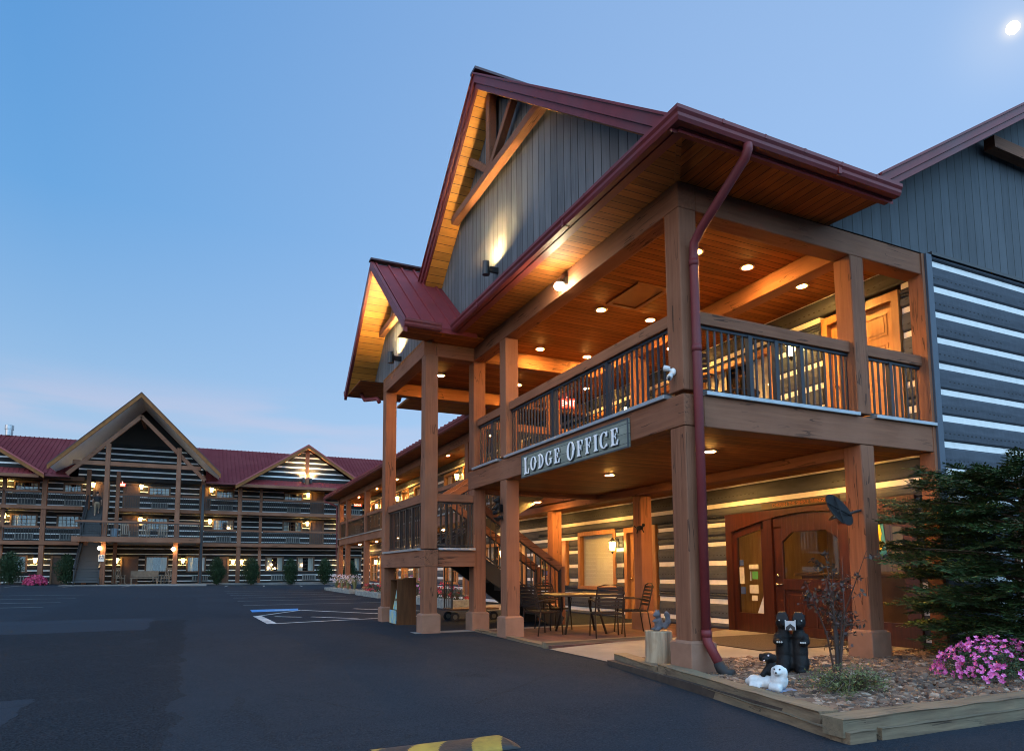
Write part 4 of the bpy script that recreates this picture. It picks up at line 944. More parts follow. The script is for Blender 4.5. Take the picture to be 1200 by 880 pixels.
# the two side gables with log infill
def side_gable(cx, zt):
    sl = .645; hw = 5.35; yf = 48.6
    zq = lambda x: zt-sl*abs(x-cx)
    mb = MB()
    for s in (-1,1):
        e = cx+s*hw; roofslab(mb, (e,yf,zq(e)), (e,56,zq(e)), (cx,56,zt), (cx,yf,zt), .1)
        for k in range(24): mb.bar((e,yf+.1+k*.3,zq(e)+.01),(cx,yf+.1+k*.3,zt+.01),.05,.05)
    part('gable_roof', mb, RED2, RB)
    mb = MB()
    for s in (-1,1):
        e = cx+s*hw
        mb.prism([(e,yf-.06,zq(e)+.02),(cx,yf-.06,zt+.02),(cx,yf-.06,zt-.10),(e,yf-.06,zq(e)-.10)], (0,.06,0), 0)
        mb.prism([(e,yf-.03,zq(e)-.10),(cx,yf-.03,zt-.10),(cx,yf-.03,zt-.36),(e,yf-.03,zq(e)-.36)], (0,.12,0), 1)
    part('rake_trim', mb, [M('red_rake', (.26,.035,.03), .4), M('tan_timber', (.25,.10,.030), .75, spec=.2, col2=(.16,.062,.018), nscale=4)], RB)
    mb = MB(); z = 8.62; y = 49.3
    k = 0
    while z < zt-.45:
        hgt = .30 if k % 2 == 0 else .11
        a = (zt-.34-z)/sl; b = max(.05, (zt-.34-z-hgt)/sl)
        mb.prism([(cx-a,y,z),(cx+a,y,z),(cx+b,y,z+hgt),(cx-b,y,z+hgt)], (0,.1,0), k % 2); z += hgt; k += 1
    part('gable_wall', mb, [LOG, CHINK], RB)
    mb = MB(); roofslab(mb, (cx-hw+.7,48.75,8.22), (cx+hw-.7,48.75,8.22), (cx+hw-1.0,49.3,8.66), (cx-hw+1.0,49.3,8.66), .05)
    for k in range(32): mb.bar((cx-4.6+k*.3,48.76,8.24),(cx-4.6+k*.3,49.28,8.66),.05,.04)
    part('skirt_roof', mb, M('red_skirt_metal', (.17,.028,.03), .45), RB)
    beam(RB, cx-hw+.3,48.72,7.98, cx+hw-.3,48.95,8.2, 'eave_beam', BX)
    mb = MB(); mb.box(cx-.14,49.0,8.2,cx+.14,49.2,zt-.3); part('king_post', mb, BZ, RB)
side_gable(2.87, 11.6); side_gable(-20.1, 11.75)
# big open porch gable
PX, PZ, PS = -8.93, 14.02, 1.02
zp = lambda x: PZ-PS*abs(x-PX)
mb = MB()
for s in (-1,1):
    e = PX+s*5.25; roofslab(mb, (e,46.6,zp(e)), (e,56.5,zp(e)), (PX,56.5,PZ), (PX,46.6,PZ), .10)
part('porch_roof', mb, RED2, RB)
mb = MB()
for s in (-1,1):
    e = PX+s*5.25; mb.prism([(e+0,46.62,zp(e)-.11),(e,51.45,zp(e)-.11),(PX,51.45,PZ-.11),(PX,46.62,PZ-.11)], (0,0,-.04))
part('porch_soffit', mb, SOFFW, RB)
mb = MB()
for s in (-1,1):
    e = PX+s*5.32; mb.prism([(e,46.45,zp(e)+.03),(PX,46.45,PZ+.03),(PX,46.45,PZ-.32),(e,46.45,zp(e)-.32)], (0,.14,0), 0)
    mb.prism([(e,46.42,zp(e)+.07),(PX,46.42,PZ+.07),(PX,46.42,PZ+.0),(e,46.42,zp(e)+.0)], (0,.3,0), 1)
part('rake_trim', mb, [M('tan_timber', (.25,.10,.030), .75, spec=.2, col2=(.16,.062,.018), nscale=4), M('ridge_cap_metal', (.05,.02,.025), .4)], RB)
mb = MB(); yb = 47.35
for s in (-1,1): mb.bar((PX,yb,PZ-1.5),(PX+s*4.3,yb,PZ-1.5-PS*4.3),.22,.26)
mb.bar((PX-4.0,yb,9.0),(PX+4.0,yb,9.0),.24,.28); mb.bar((PX,yb,PZ-1.5),(PX,51.4,PZ-1.5),.18,.22)
part('porch_truss', mb, BX, RB)
for x in (-11.0, -6.55): post(RB, x, 47.2, F1, 10.4, .30, base=False); 
for x in (-10.5, -6.5): post(RB, x, 49.6, F1, 8.8, .24, base=False)
mb = MB(); z = EV+.3; k = 0
while z < 10.9:
    hgt = .31 if k % 2 == 0 else .11
    a = min(4.2, (PZ-.2-z)/PS); b = max(.03, min(4.2, (PZ-.2-z-hgt)/PS)); mb.prism([(PX-a,51.5,z),(PX+a,51.5,z),(PX+b,51.5,z+hgt),(PX-b,51.5,z+hgt)], (0,.1,0), k % 2); z += hgt; k += 1
mb.prism([(PX-(PZ-.2-z)/PS,51.5,z),(PX+(PZ-.2-z)/PS,51.5,z),(PX,51.5,PZ-.2)], (0,.1,0), 2)  # apex coloured dark: shade of the deep gable recess put into the colour
part('porch_gable_wall', mb, [LOG, CHINK, DARKW], RB)
# porch deck on the second floor, rail, stairs
beam(RB, -12.65,46.45,F2-.16, -4.8,46.72,F2+.2, 'porch_rim_beam'); beam(RB, -12.62,46.72,F2-.1, -12.36,49.94,F2+.18, 'porch_rim_beam'); beam(RB, -5.08,46.72,F2-.1, -4.82,49.94,F2+.18, 'porch_rim_beam')
mb = MB(); mb.box(-10.95,46.72,F2-.02,-5.08,YF-.06,F2+.06); mb.box(-12.36,46.72,F2-.02,-10.95,47.3,F2+.06); part('porch_deck', mb, M('deck_dark', (.09,.06,.04), .8), RB)
rail(RB, (-12.5,46.58), (-4.95,46.58), F2+.24, F2+1.30, rh=.13, sp=.15, matb=BALB, mid=False); rail(RB, (-4.95,46.72), (-4.95,49.9), F2+.24, F2+1.30, rh=.13, sp=.15, matb=BALB, mid=False)
stairs(RB, (-12.45,46.9,F1+.1), (-12.45,50.3,F2), (1,0,0), 1.45, 16, handrail=1.0, mr=BLACK)
stairs(RB, (-12.25,47.4,F2+.1), (-12.25,50.3,F3), (1,0,0), 1.15, 14, handrail=1.0, mr=BLACK)
mb = MB(); mb.box(-4.80,49.7,.5,-4.62,49.9,8.1); part('downspout', mb, BLACK, RB)
fl = MB(); fl.lathe([(.26,0),(.26,.45),(.30,.45),(.30,.78),(.27,.80),(.0,.80)], (-18.45,56,12.0), 14); solo('roof_flue', fl, M('galvanised_steel', (.45,.46,.47), .35, metal=.8, col2=(.3,.31,.32), nscale=4), (-18.45,56,12.0), 'round galvanised flue standing on the ridge of the rear building roof', 'flue', smooth=False)

# ------------------------------------------------------------------ lamps
DK = M('lamp_black_iron', (.012,.012,.013), .4)
def recessed_proto():
    t = root('recessed_light', (0,0,0), 'x', 'ceiling light', 'recessed porch ceiling lights')
    mb = MB(); mb.lathe([(.078,-.003),(.112,-.003),(.116,-.012),(.080,-.014)], (0,0,0), 20); part('trim_ring', mb, M('lamp_trim', (.62,.45,.3), .5), t, smooth=True)
    mb = MB(); mb.lathe([(.079,-.008),(.070,-.016),(.045,-.021),(.02,-.023),(.001,-.0235)], (0,0,0), 16); part('lamp_lens', mb, LAMPM, t, smooth=True)
    return t
rec = recessed_proto(); first = [True]
def recessed(x, y, z, label):
    if first[0]: rec.location = (x,y,z); rec['label'] = label; first[0] = False; return rec
    return dup(rec, loc=(x,y,z), label=label)
ZU, ZL = 6.046, 3.034
for x, y, lb in ((1.44,1.33,'round lit ceiling light of the upper porch right behind the corner post and downspout'),
    (2.51,1.40,'upper porch ceiling light between the corner post and the big ceiling beam'),
    (3.86,1.55,'upper porch ceiling light nearest the guest door with the number plaque'),
    (1.36,3.78,'round lit ceiling light of the upper porch beside the ceiling hatch'),
    (2.48,3.82,'upper porch ceiling light peeping just above the handrail beyond the hatch'),
    (1.35,6.12,'upper porch ceiling light in open view right of the second front post'),
    (2.54,6.16,'upper porch ceiling light on the rail line between hatch and second front post'),
    (3.86,4.95,'upper porch ceiling light close beside the corner post, under the big beam'),
    (.0,8.6,'lone round lit ceiling light over the stair landing'),
    (2.12,8.78,'round lit ceiling light at the right edge of the second front post, upper porch'),
    (3.86,8.36,'round lit ceiling light seen through the balusters above the middle of the office sign')):
    recessed(x, y, ZU-.06 if (x < .1) else ZU, lb)
for x, y, lb in ((1.48,1.23,'round lit ceiling light of the lower porch directly right of the downspout, nearest to it'),
    (3.78,1.29,'round lit ceiling light of the lower porch above the arched office door'),
    (3.74,3.76,'lower porch ceiling light right of the downspout, lower and farther back'),
    (1.46,3.76,'round lit ceiling light of the lower porch below the right end of the office sign'),
    (3.68,8.2,'round lit ceiling light of the lower porch above the blind-covered window'),
    (2.40,8.3,'upper of two round ceiling lights left of the inner column below the office sign'),
    (3.65,10.75,'lower of two round ceiling lights left of the inner column below the office sign'),
    (3.82,14.8,'round lit ceiling light seen low between stair handrail and second front post')):
    recessed(x, y, ZL, lb)
o_ = ('nearest', 'second', 'third', 'fourth', 'farthest')
for i, y in enumerate((14.6,18.83,26.26,30.31,34.8)): recessed(3.88, y, 5.99, 'lit ceiling light of the upper wing walkway, %s from the stairs' % o_[i])
for i, y in enumerate((19.5,26.12,30.39,34.53)): recessed(3.95, y, 3.06, 'lit ceiling light of the lower wing walkway, %s from the stairs' % o_[i if i < 3 else 4])

def lantern_proto():
    t = root('wall_lantern', (0,0,0), 'x', 'wall lantern', 'lit wall lanterns')
    # wall at local +x side; lantern hangs on the -x side
    mb = MB(); mb.box(-.03,-.06,-.10,0,.06,.14); mb.tube([(-.02,0,.08),(-.09,0,.17),(-.17,0,.15)],.012,6); mb.lathe([(.015,.16),(.03,.13),(.105,.075),(.11,.06),(.0,.06)], (-.17,0,0), 8)
    for a in range(4):
        c, s = math.cos(a*math.pi/2+.785), math.sin(a*math.pi/2+.785); mb.bar((-.17+.092*c,.092*s,.06),(-.17+.065*c,.065*s,-.17),.012,.012)
    mb.lathe([(.0,-.16),(.075,-.17),(.03,-.20),(.015,-.24),(.001,-.25)], (-.17,0,0), 8)
    part('lantern_frame', mb, DK, t)
    mb = MB(); mb.lathe([(.001,-.155),(.058,-.155),(.082,.055),(.001,.055)], (-.17,0,0), 8); part('lantern_glass', mb, LANT, t)
    return t
lan = lantern_proto(); lf = [True]
def lantern(x, y, z, rz, label):
    if lf[0]: lan.location = (x,y,z); lan.rotation_euler = (0,0,rz); lan['label'] = label; lf[0] = False; return lan
    return dup(lan, loc=(x,y,z), rz=rz, label=label)
lantern(WX-.03, 8.12, 2.02, 0, 'lit wall lantern beside the blind-covered porch window')
lantern(WX-.03, 2.33, 5.30, 0, 'lit wall lantern on the upper porch left of the honey-wood guest door')
lantern(WX-.03, 11.35, 2.0, 0, 'lit wall lantern seen through the stair handrail beside the brochure window')
lantern(WX-.03, 7.4, 5.30, 0, 'lit wall lantern on the upper porch wall seen behind the office sign balusters')
for i, (y, _) in enumerate(units):
    lantern(WX-.03, y+1.62, 2.0, 0, 'lit wall lantern on the lower wing walkway, %s from the stairs' % o_[i])
    lantern(WX-.03, y+1.62, 5.25, 0, 'lit wall lantern on the upper wing walkway, %s from the stairs' % o_[i])
rl = math.pi/2
for x, z, lb in ((-17.5,8.0,'top-floor lantern under the left side gable of the rear building'),
    (-17.45,5.55,'second-floor lantern at the left picture edge of the rear building'),
    (-15.45,2.42,'ground-floor lantern above the red azalea of the rear building'),
    (-12.15,8.0,'top-floor lantern above the person on the rear stairs'),
    (-9.0,8.0,'top-floor lantern inside the big porch gable left of the window'),
    (-8.97,5.5,'second-floor lantern above the rocking chairs on the rear porch'),
    (-5.95,2.42,'ground-floor lantern just right of the right rear porch post'),
    (-4.1,8.0,'top-floor lantern right of the big rear porch gable'),
    (-4.14,5.5,'second-floor lantern right of the big rear porch deck'),
    (-2.35,2.35,'ground-floor lantern left of the tall post between two hedge shrubs'),
    (-1.7,2.35,'ground-floor lantern right of the tall post between two hedge shrubs'),
    (3.31,5.52,'second-floor lantern beside the door under the right side gable'),
    (3.33,7.9,'top-floor lantern under the king post of the right side gable'),
    (6.1,2.2,'ground-floor lantern of the rear building seen through the wing posts'),
    (6.1,5.5,'second-floor lantern of the rear building seen through the wing balcony'),
    (-10.4,2.42,'ground-floor lantern behind the accessible sign post of the rear porch')):
    l_ = lantern(x, YW-.05, z, rl, 'lit ' + lb); l_.scale = (1.5,1.5,1.5)
# globe lamps on the porch posts of the rear building
for i, x in enumerate((-11.05, -6.55)):
    mb = MB(); mb.ell((x+.02,46.95,3.1),.13); mb.lathe([(.05,.10),(.09,.18),(.05,.2)], (x+.02,46.95,3.1), 8, 1); mb.box(x,46.95,3.22,x+.05,47.2,3.26,1)
    solo('globe_lamp', mb, [M('globe_lamp_glow', (1,.66,.3), .4, emit=22), DK], (x,47,3.1), 'round glowing lamp on the %s front post of the rear porch, ground floor' % ('left' if i == 0 else 'right'), 'post lamp', 'globe lamps on the rear porch posts')
# up-lights on the gables
def uplight(x, y, z, lab, ax='x', s=1.0):
    t = root('gable_uplight', (x,y,z), lab, 'wall light', 'gable uplights')
    mb = MB(); mb.lathe([(.06*s,-.12*s),(.07*s,-.12*s),(.07*s,.13*s),(.055*s,.13*s),(.055*s,.08*s)], (x,y,z), 12)
    if ax == 'x': mb.box(x+.04*s,y-.03,z-.05,x+.24*s,y+.03,z+.05)
    else: mb.box(x-.03,y+.04*s,z-.05,x+.03,y+.16*s,z+.05)
    part('lamp_housing', mb, DK, t)
    mb = MB(); mb.lathe([(.001,.115*s),(.052*s,.115*s)], (x,y,z), 12); part('lamp_lens', mb, UPM, t); return t
uplight(GX-.24, 4.72, 6.86, 'small black uplight washing the tall grey front gable wall')
uplight(-1.27, 8.40, 6.18, 'small black uplight on the small gable above the stair landing')
uplight(2.6, 49.0, 8.75, 'pale uplight left of the king post in the right side gable of the rear building', 'y', 1.6); uplight(3.15, 49.0, 8.75, 'pale uplight right of the king post in the right side gable of the rear building', 'y', 1.6)
# flood lamp under the front roof beam
t = root('flood_lamp', (-.06,2.68,5.80), 'brightest lamp, fixed to the front roof beam of the upper porch above the office sign', 'flood lamp')
mb = MB(); mb.box(-.05,2.62,5.80,-.01,2.74,5.92); mb.tube([(-.05,2.68,5.86),(-.12,2.66,5.82)],.02,8); mb.lathe([(.03,.09),(.075,.0),(.075,-.01),(.06,-.01)], (-.14,2.655,5.78), 12); part('lamp_housing', mb, DK, t)
mb = MB(); mb.ell((-.145,2.65,5.755),(.085,.085,.065)); part('lamp_bulb', mb, M('flood_lamp_bulb', (1,.82,.5), .4, emit=130), t, smooth=True)
# exit signs
def exit_sign(x, y, z, rz, lab, s=1.0):
    mb = MB(); mb.box(-.17*s,-.03,-.11*s,.17*s,.0,.11*s,0); mb.box(-.14*s,-.034,-.085*s,.14*s,-.0301,.085*s,1); mb.box(-.02,-.02,.11*s,.02,.0,.2*s,2)
    add_txt(mb, 'EXIT', .15*s, (0,-.036,0), (1,0,0), (0,0,1), .004, 2)
    o = solo('exit_sign', mb, [M('exit_case', (.5,.04,.03), .5), M('exit_red_glow', (1.0,.05,.02), .4, emit=1.6), M('exit_letters', (1,.45,.35), .5, emit=2.0)], (0,0,0), lab, 'exit sign', 'red exit signs')
    o.location = (x,y,z); o.rotation_euler = (0,0,rz)
exit_sign(3.4,8.5,5.62,-.35,'red exit sign hanging beside an inner column of the upper lodge porch',1.3)
exit_sign(4.15,36.2,5.68,0,'red exit sign at the far end of the wing balcony',1.5)
exit_sign(-10.25,51.2,8.0,0,'small red exit sign on the top floor of the rear porch',1.3)

# ------------------------------------------------------------------ sign
def glyphs(ch):
    """serif capital in a unit-high box: list of polygons, width"""
    P = []; S = .15; T = .055
    def bx(a, b, c, d): P.append([(a,c),(b,c),(b,d),(a,d)])
    def ser(c, y, w=.30):  # bracketed slab serif
        up = y < .5
        bx(c-w/2, c+w/2, 0 if up else 1-T, T if up else 1)
        e = .10
        if up: P.append([(c-w/2+.03,T),(c+w/2-.03,T),(c+S/2,T+e),(c-S/2,T+e)])
        else: P.append([(c-S/2,1-T-e),(c+S/2,1-T-e),(c+w/2-.03,1-T),(c-w/2+.03,1-T)])
    def ring(cx, rx, t0, t1, ix=.15, iy=.055, n=20, ry=.5):
        for k in range(n):
            a, b = R(t0+(t1-t0)*k/n), R(t0+(t1-t0)*(k+1)/n)
            P.append([(cx+rx*math.cos(a),.5+ry*math.sin(a)),(cx+rx*math.cos(b),.5+ry*math.sin(b)),(cx+(rx-ix)*math.cos(b),.5+(ry-iy)*math.sin(b)),(cx+(rx-ix)*math.cos(a),.5+(ry-iy)*math.sin(a))])
    def stem(c): bx(c-S/2, c+S/2, 0, 1); ser(c, 0); ser(c, 1)
    def tick(x, y0, y1): P.append([(x-.05,y0),(x,y0),(x,y1),(x-.02,y1)])
    if ch == 'L': stem(.17); bx(.17,.55,0,T); P.append([(.45,T),(.55,T),(.58,.30),(.55,.30)]); W = .60
    elif ch == 'O': ring(.34,.33,0,360,n=32); W = .70
    elif ch == 'D': stem(.17); ring(.22,.42,-90,90); W = .68
    elif ch == 'G': ring(.36,.35,48,318); bx(.53,.66,.12,.44); bx(.42,.72,.40,.44+.03); P.append([(.56,.70),(.64,.70),(.64,.95),(.60,.95)]); W = .74
    elif ch == 'C': ring(.36,.35,45,315); P.append([(.52,.68),(.64,.68),(.64,.97),(.60,.97)]); P.append([(.54,.26),(.62,.26),(.64,.10),(.58,.08)]); W = .70
    elif ch in 'EF':
        stem(.17); bx(.17,.54,1-T,1); P.append([(.44,1-T),(.54,1-T),(.56,.70),(.53,.70)])
        bx(.17,.42,.49,.55); P.append([(.38,.36),(.42,.36),(.42,.68),(.38,.68)])
        if ch == 'E': bx(.17,.56,0,T); P.append([(.46,T),(.56,T),(.60,.30),(.56,.30)])
        W = .62 if ch == 'E' else .58
    elif ch == 'I': stem(.17); W = .34
    return P, W
sg = root('lodge_office_sign', (-.05,2.64,3.13), 'long grey-green board sign reading LODGE OFFICE on the front beam', 'sign')
mb = MB(); mb.box(-.052,1.05,2.945,-.014,4.22,3.335)
part('sign_board', mb, M('sign_board_paint', (.25,.28,.24), .65, col2=(.18,.205,.17), nscale=3, stretch=(1,1,6), groove=(2,.13,(.045,.055,.055),.06)), sg, bevel=.012)
mb = MB()
for b in ((1.05,4.22,3.315,3.338),(1.05,4.22,2.942,2.962),(1.05,1.075,2.962,3.315),(4.195,4.22,2.962,3.315)): mb.box(-.058,b[0],b[2],-.05,b[1],b[3])
part('sign_border', mb, M('sign_edge_paint', (.045,.055,.065), .6), sg)
def lay(y0, scale, make=False):
    y = y0
    for i, ch in enumerate('LODGE OFFICE'):
        if ch == ' ': y -= .16*scale; continue
        big = ch == 'L' or i == 6
        h = .285 if big else .235; P, W = glyphs(ch); wl = .30*scale*(1.06 if big else .98); zb = 3.135-.5*h
        if make:
            mb = MB()
            for k, p in enumerate(P):
                e = k*.00035
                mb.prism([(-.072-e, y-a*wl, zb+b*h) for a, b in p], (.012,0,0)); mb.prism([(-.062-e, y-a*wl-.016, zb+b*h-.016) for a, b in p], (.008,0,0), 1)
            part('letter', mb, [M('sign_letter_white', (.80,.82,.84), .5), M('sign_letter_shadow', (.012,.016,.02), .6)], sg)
        y -= W*wl+.055*scale
    return y
lay(4.09, (4.09-1.20)/(4.09-lay(4.09, 1.0)), True)

pq = root('door_plaque', (WX-.06,2.5,2.53), 'narrow dark wood plaque with carved lettering above the office door', 'sign')
mb = MB(); mb.box(WX-.07,1.62,2.47,WX-.036,3.30,2.585); part('board', mb, M('plaque_wood', (.05,.032,.018), .6, col2=(.03,.02,.012), nscale=4), pq, bevel=.006)
mb = MB(); add_txt(mb, 'CHERISH THE SIMPLE THINGS', .088, (WX-.073,2.46,2.527), (0,-1,0), (0,0,1), .006); part('lettering', mb, M('carved_orange', (.26,.085,.02), .7), pq)

# ------------------------------------------------------------------ things on the posts and walls
t = root('satellite_dish', (2.35,-.10,2.1), 'black round dish on an arm from the right lower porch post', 'dish')
nrm = Vector((.05,-.86,.50)).normalized(); c = Vector((2.36,-.12,2.10)); uu = nrm.cross(Vector((0,0,1))).normalized(); vv = uu.cross(nrm)
mb = MB(); n = 28; rings = [(0,-.05),(.08,-.045),(.16,-.025),(.235,.0),(.245,.01),(.235,.012),(.16,-.008),(.001,-.03)]
i0 = len(mb.v)
for r_, d in rings:
    for k in range(n):
        a = 2*math.pi*k/n; mb.v.append(tuple(c + uu*r_*math.cos(a)*.8 + vv*r_*math.sin(a) + nrm*d))
for j in range(len(rings)-1):
    for k in range(n): mb.f.append((i0+j*n+k, i0+j*n+(k+1)%n, i0+(j+1)*n+(k+1)%n, i0+(j+1)*n+k)); mb.m.append(0)
for a in (.4, 1.97, 3.54, 5.1): mb.bar(c+nrm*.01, c+(uu*math.cos(a)*.8+vv*math.sin(a))*.23+nrm*.012, .018,.012)
part('reflector', mb, M('dish_black', (.007,.007,.008), .65, spec=.2), t, smooth=False)
mb = MB(); mb.tube([c-nrm*.03, c-nrm*.2+Vector((.1,.05,0)), (2.99,.05,2.13)], .018, 8); part('mounting_arm', mb, DK, t)

t = root('security_lamp', (-.03,.15,3.71), 'small white two-headed lamp fixed to the corner post above the rim beam', 'security lamp')
mb = MB(); mb.ell((-.03,.15,3.70),(.035,.045,.05)); mb.tube([(-.03,.15,3.71),(-.08,.17,3.74)],.014,8); mb.tube([(-.03,.15,3.69),(-.08,.13,3.65)],.014,8); part('bracket', mb, WHITEP, t, smooth=True)
for p, q in (((-.07,.155,3.735),(-.12,.205,3.755)), ((-.07,.14,3.66),(-.13,.10,3.60))):
    mb = MB(); mb.tube([p, (Vector(p)*.5+Vector(q)*.5), q], [.028,.034,.034], 12); part('lamp_head', mb, M('lamp_head_grey', (.55,.56,.57), .5), t)
for p in ((-.121,.206,3.755),(-.131,.099,3.599)):
    mb = MB(); mb.ell(p,(.012,.026,.026),n=10); part('lens', mb, DK, t)

def blob(name, mb, mat, base, vox, parent=None, smooth=True, **kw):
    o = part(name, mb, mat, parent, fix=False) if parent else solo(name, mb, mat, base, fix=False, **kw)
    md = o.modifiers.new('remesh', 'REMESH'); md.mode = 'VOXEL'; md.voxel_size = vox; md.use_smooth_shade = True
    ms = o.modifiers.new('smooth', 'SMOOTH'); ms.factor = .5; ms.iterations = 3
    return o
STB = M('black_statue_paint', (.0045,.0045,.005), .6, spec=.22, col2=(.009,.009,.010), nscale=22, bump=.7, bdist=.014)
def rotm(a, ax='Z'): return Matrix.Rotation(R(a), 3, ax)
# bear ornament on the second post
t = root('bear_ornament', (-.02,5.1,2.45), 'small black bear ornament perched on a bracket on the second front post', 'ornament')
x, y, z = -.09, 5.13, 2.38
mb = MB(); mb.ell((x,y,z+.13),(.06,.07,.11)); mb.ell((x-.02,y,z+.27),(.055,.06,.055)); mb.ell((x-.07,y,z+.255),(.035,.03,.025)); mb.ell((x,y-.04,z+.32),.02); mb.ell((x,y+.04,z+.32),.02)
mb.tube([(x-.02,y-.05,z+.18),(x-.10,y-.04,z+.10)],.025,8); mb.tube([(x-.02,y+.05,z+.18),(x-.10,y+.04,z+.10)],.025,8); mb.tube([(x,y-.05,z+.06),(x-.08,y-.06,z+.03)],.035,8); mb.tube([(x,y+.05,z+.06),(x-.08,y+.06,z+.03)],.035,8); mb.box(x-.01,y-.03,z+.05,-.005,y+.03,z+.2)
blob('bear', mb, STB, None, .012, t)
mb = MB(); mb.lathe([(.02,-.10),(.07,-.06),(.09,-.03),(.0,-.02)], (x-.01,y,z-.02), 12); mb.box(x,y-.03,z-.08,-.003,y+.03,z-.02); part('bracket', mb, DK, t)

# animals on the porch wall: small black lizard ornament on the inner column
t = root('wall_ornament', (3.0,5.1,2.2), 'small black leaping animal ornament on the inner porch column', 'ornament')
mb = MB(); x, y, z = 3.0, 4.97, 2.2
mb.ell((2.97,4.98,2.2),(.04,.12,.05)); mb.ell((2.96,4.84,2.25),(.03,.05,.04)); mb.tube([(2.97,5.08,2.2),(2.97,5.18,2.26)],.015,6); mb.tube([(2.97,4.9,2.18),(2.97,4.84,2.10)],.015,6); mb.tube([(2.97,5.04,2.18),(2.97,5.08,2.09)],.018,6)
blob('animal_figure', mb, STB, None, .012, t)

# ------------------------------------------------------------------ bed: timbers, stump, statues
def timber(p, q, z0, h, w_, lab, mat):
    p = Vector((*p, 0)); q = Vector((*q, 0)); d = q-p; n = max(2, int(d.length/.25)); sd = Vector((d.y,-d.x,0)).normalized(); mb = MB()
    prev = None; rings = []
    for k in range(n+1):
        c = p+d*k/n; c.z = (z0(c.x,c.y) if callable(z0) else z0); j = lambda: random.uniform(-.006,.006)
        rings.append([c+sd*(0+j())+Vector((0,0,-.05)), c+sd*(w_+j())+Vector((0,0,-.05)), c+sd*(w_+j())+Vector((0,0,h-.012+j())), c+sd*(w_-.012)+Vector((0,0,h+j())), c+sd*.012+Vector((0,0,h+j())), c+sd*j()+Vector((0,0,h-.012+j()))])
    i = 0
    for r_ in rings: mb.v += [tuple(v) for v in r_]
    for k in range(n):
        for a in range(6): mb.f.append((k*6+a, k*6+(a+1)%6, (k+1)*6+(a+1)%6, (k+1)*6+a)); mb.m.append(0)
    mb.f.append(tuple(range(5,-1,-1))); mb.m.append(0); mb.f.append(tuple(n*6+a for a in range(6))); mb.m.append(0)
    return solo('landscape_timber', mb, mat, tuple((p+q)/2), lab, 'timber', 'landscape timbers edging the bed')
zt0 = lambda x, y: gz(x,y)-.01; zt1 = lambda x, y: gz(x,y)+.085
# front edge: w to the right of p->q
K0, K1, K2 = (.02,1.60), (-.30,.0), (-.70,-2.50)
timber(K0, (-.21,.42), zt0, .15, -.17, 'short weathered timber edging the bed beside the log stump', TIMBY)
timber((-.215,.40), (-.69,-2.42), zt0, .09, -.18, 'lower front timber running from the corner post to the bed corner', TIMBY)
timber((-.19,.38), (-.62,-2.22), zt1, .085, -.17, 'upper front timber stacked along the bed below the corner post', TIMBY)
timber((-.70,-2.55), (-.42,-2.56), zt0, .10, -.18, 'short end block of timber at the bed corner', TIMB)
timber((-.36,-2.56), (6.5,-2.75), zt0, .10, -.18, 'lower timber along the right edge of the bed', TIMB)
timber((-.72,-2.51), (6.5,-2.72), lambda x,y: gz(x,y)+.092, .085, -.19, 'upper timber along the right edge of the bed below the azalea', TIMB)
timber((-.04,6.40), (-.02,3.42), lambda x,y: gz(x,y)-.02, .07, -.14, 'grey timber along the brick patio beside the parking lot', TIMBY)
timber((-.05,3.40), (2.35,3.50), lambda x,y: .08, .13, -.13, 'timber between the brick patio and the concrete walk', TIMB)

# stump with squirrel
mb = MB(); n = 24; cx, cy = .10, .72
prof = []
for k in range(n):
    a = 2*math.pi*k/n; prof.append(.165+.012*math.sin(3*a+1)+random.uniform(-.006,.006))
for z in (.14,.3,.45,.585,.595):
    for k in range(n):
        a = 2*math.pi*k/n; r_ = prof[k]*(1 if z < .59 else .96)+random.uniform(-.003,.003); mb.v.append((cx+r_*math.cos(a), cy+r_*math.sin(a), z))
for j in range(4):
    for k in range(n): mb.f.append((j*n+k, j*n+(k+1)%n, (j+1)*n+(k+1)%n, (j+1)*n+k)); mb.m.append(0)
mb.f.append(tuple(4*n+k for k in range(n))); mb.m.append(1)
solo('log_stump', mb, [M('pale_split_log', (.42,.33,.22), .8, col2=(.20,.145,.09), nscale=2.2, stretch=(9,9,.9), bump=.7, bdist=.015, blotch=((.26,.15,.07),3)), M('log_end_grain', (.34,.25,.15), .85, col2=(.22,.15,.09), nscale=14)], (cx,cy,.16), 'pale split log stump at the bed edge beside the corner post', 'stump')
mb = MB(); x, y, z = .10, .72, .595
mb.ell((x,y,z+.09),(.055,.06,.09)); mb.ell((x-.03,y-.01,z+.20),(.045,.045,.045)); mb.ell((x-.07,y-.015,z+.19),(.025,.022,.02)); mb.ell((x-.02,y-.03,z+.25),.014); mb.ell((x-.02,y+.02,z+.25),.014)
mb.tube([(x+.04,y-.06,z+.03),(x+.07,y-.10,z+.12),(x+.05,y-.10,z+.20),(x+.02,y-.12,z+.235)],[.03,.04,.04,.02],8); mb.ell((x-.04,y-.04,z+.02),(.05,.02,.02)); mb.ell((x-.04,y+.04,z+.02),(.05,.02,.02)); mb.tube([(x-.03,y-.04,z+.13),(x-.08,y-.01,z+.11)],.014,6); mb.tube([(x-.03,y+.04,z+.13),(x-.08,y+.01,z+.11)],.014,6)
blob('squirrel_figurine', mb, M('grey_stone_figurine', (.12,.13,.15), .8, col2=(.08,.085,.10), nscale=20), (x,y,z), .010, label='grey squirrel figurine sitting on top of the log stump', cat='figurine')

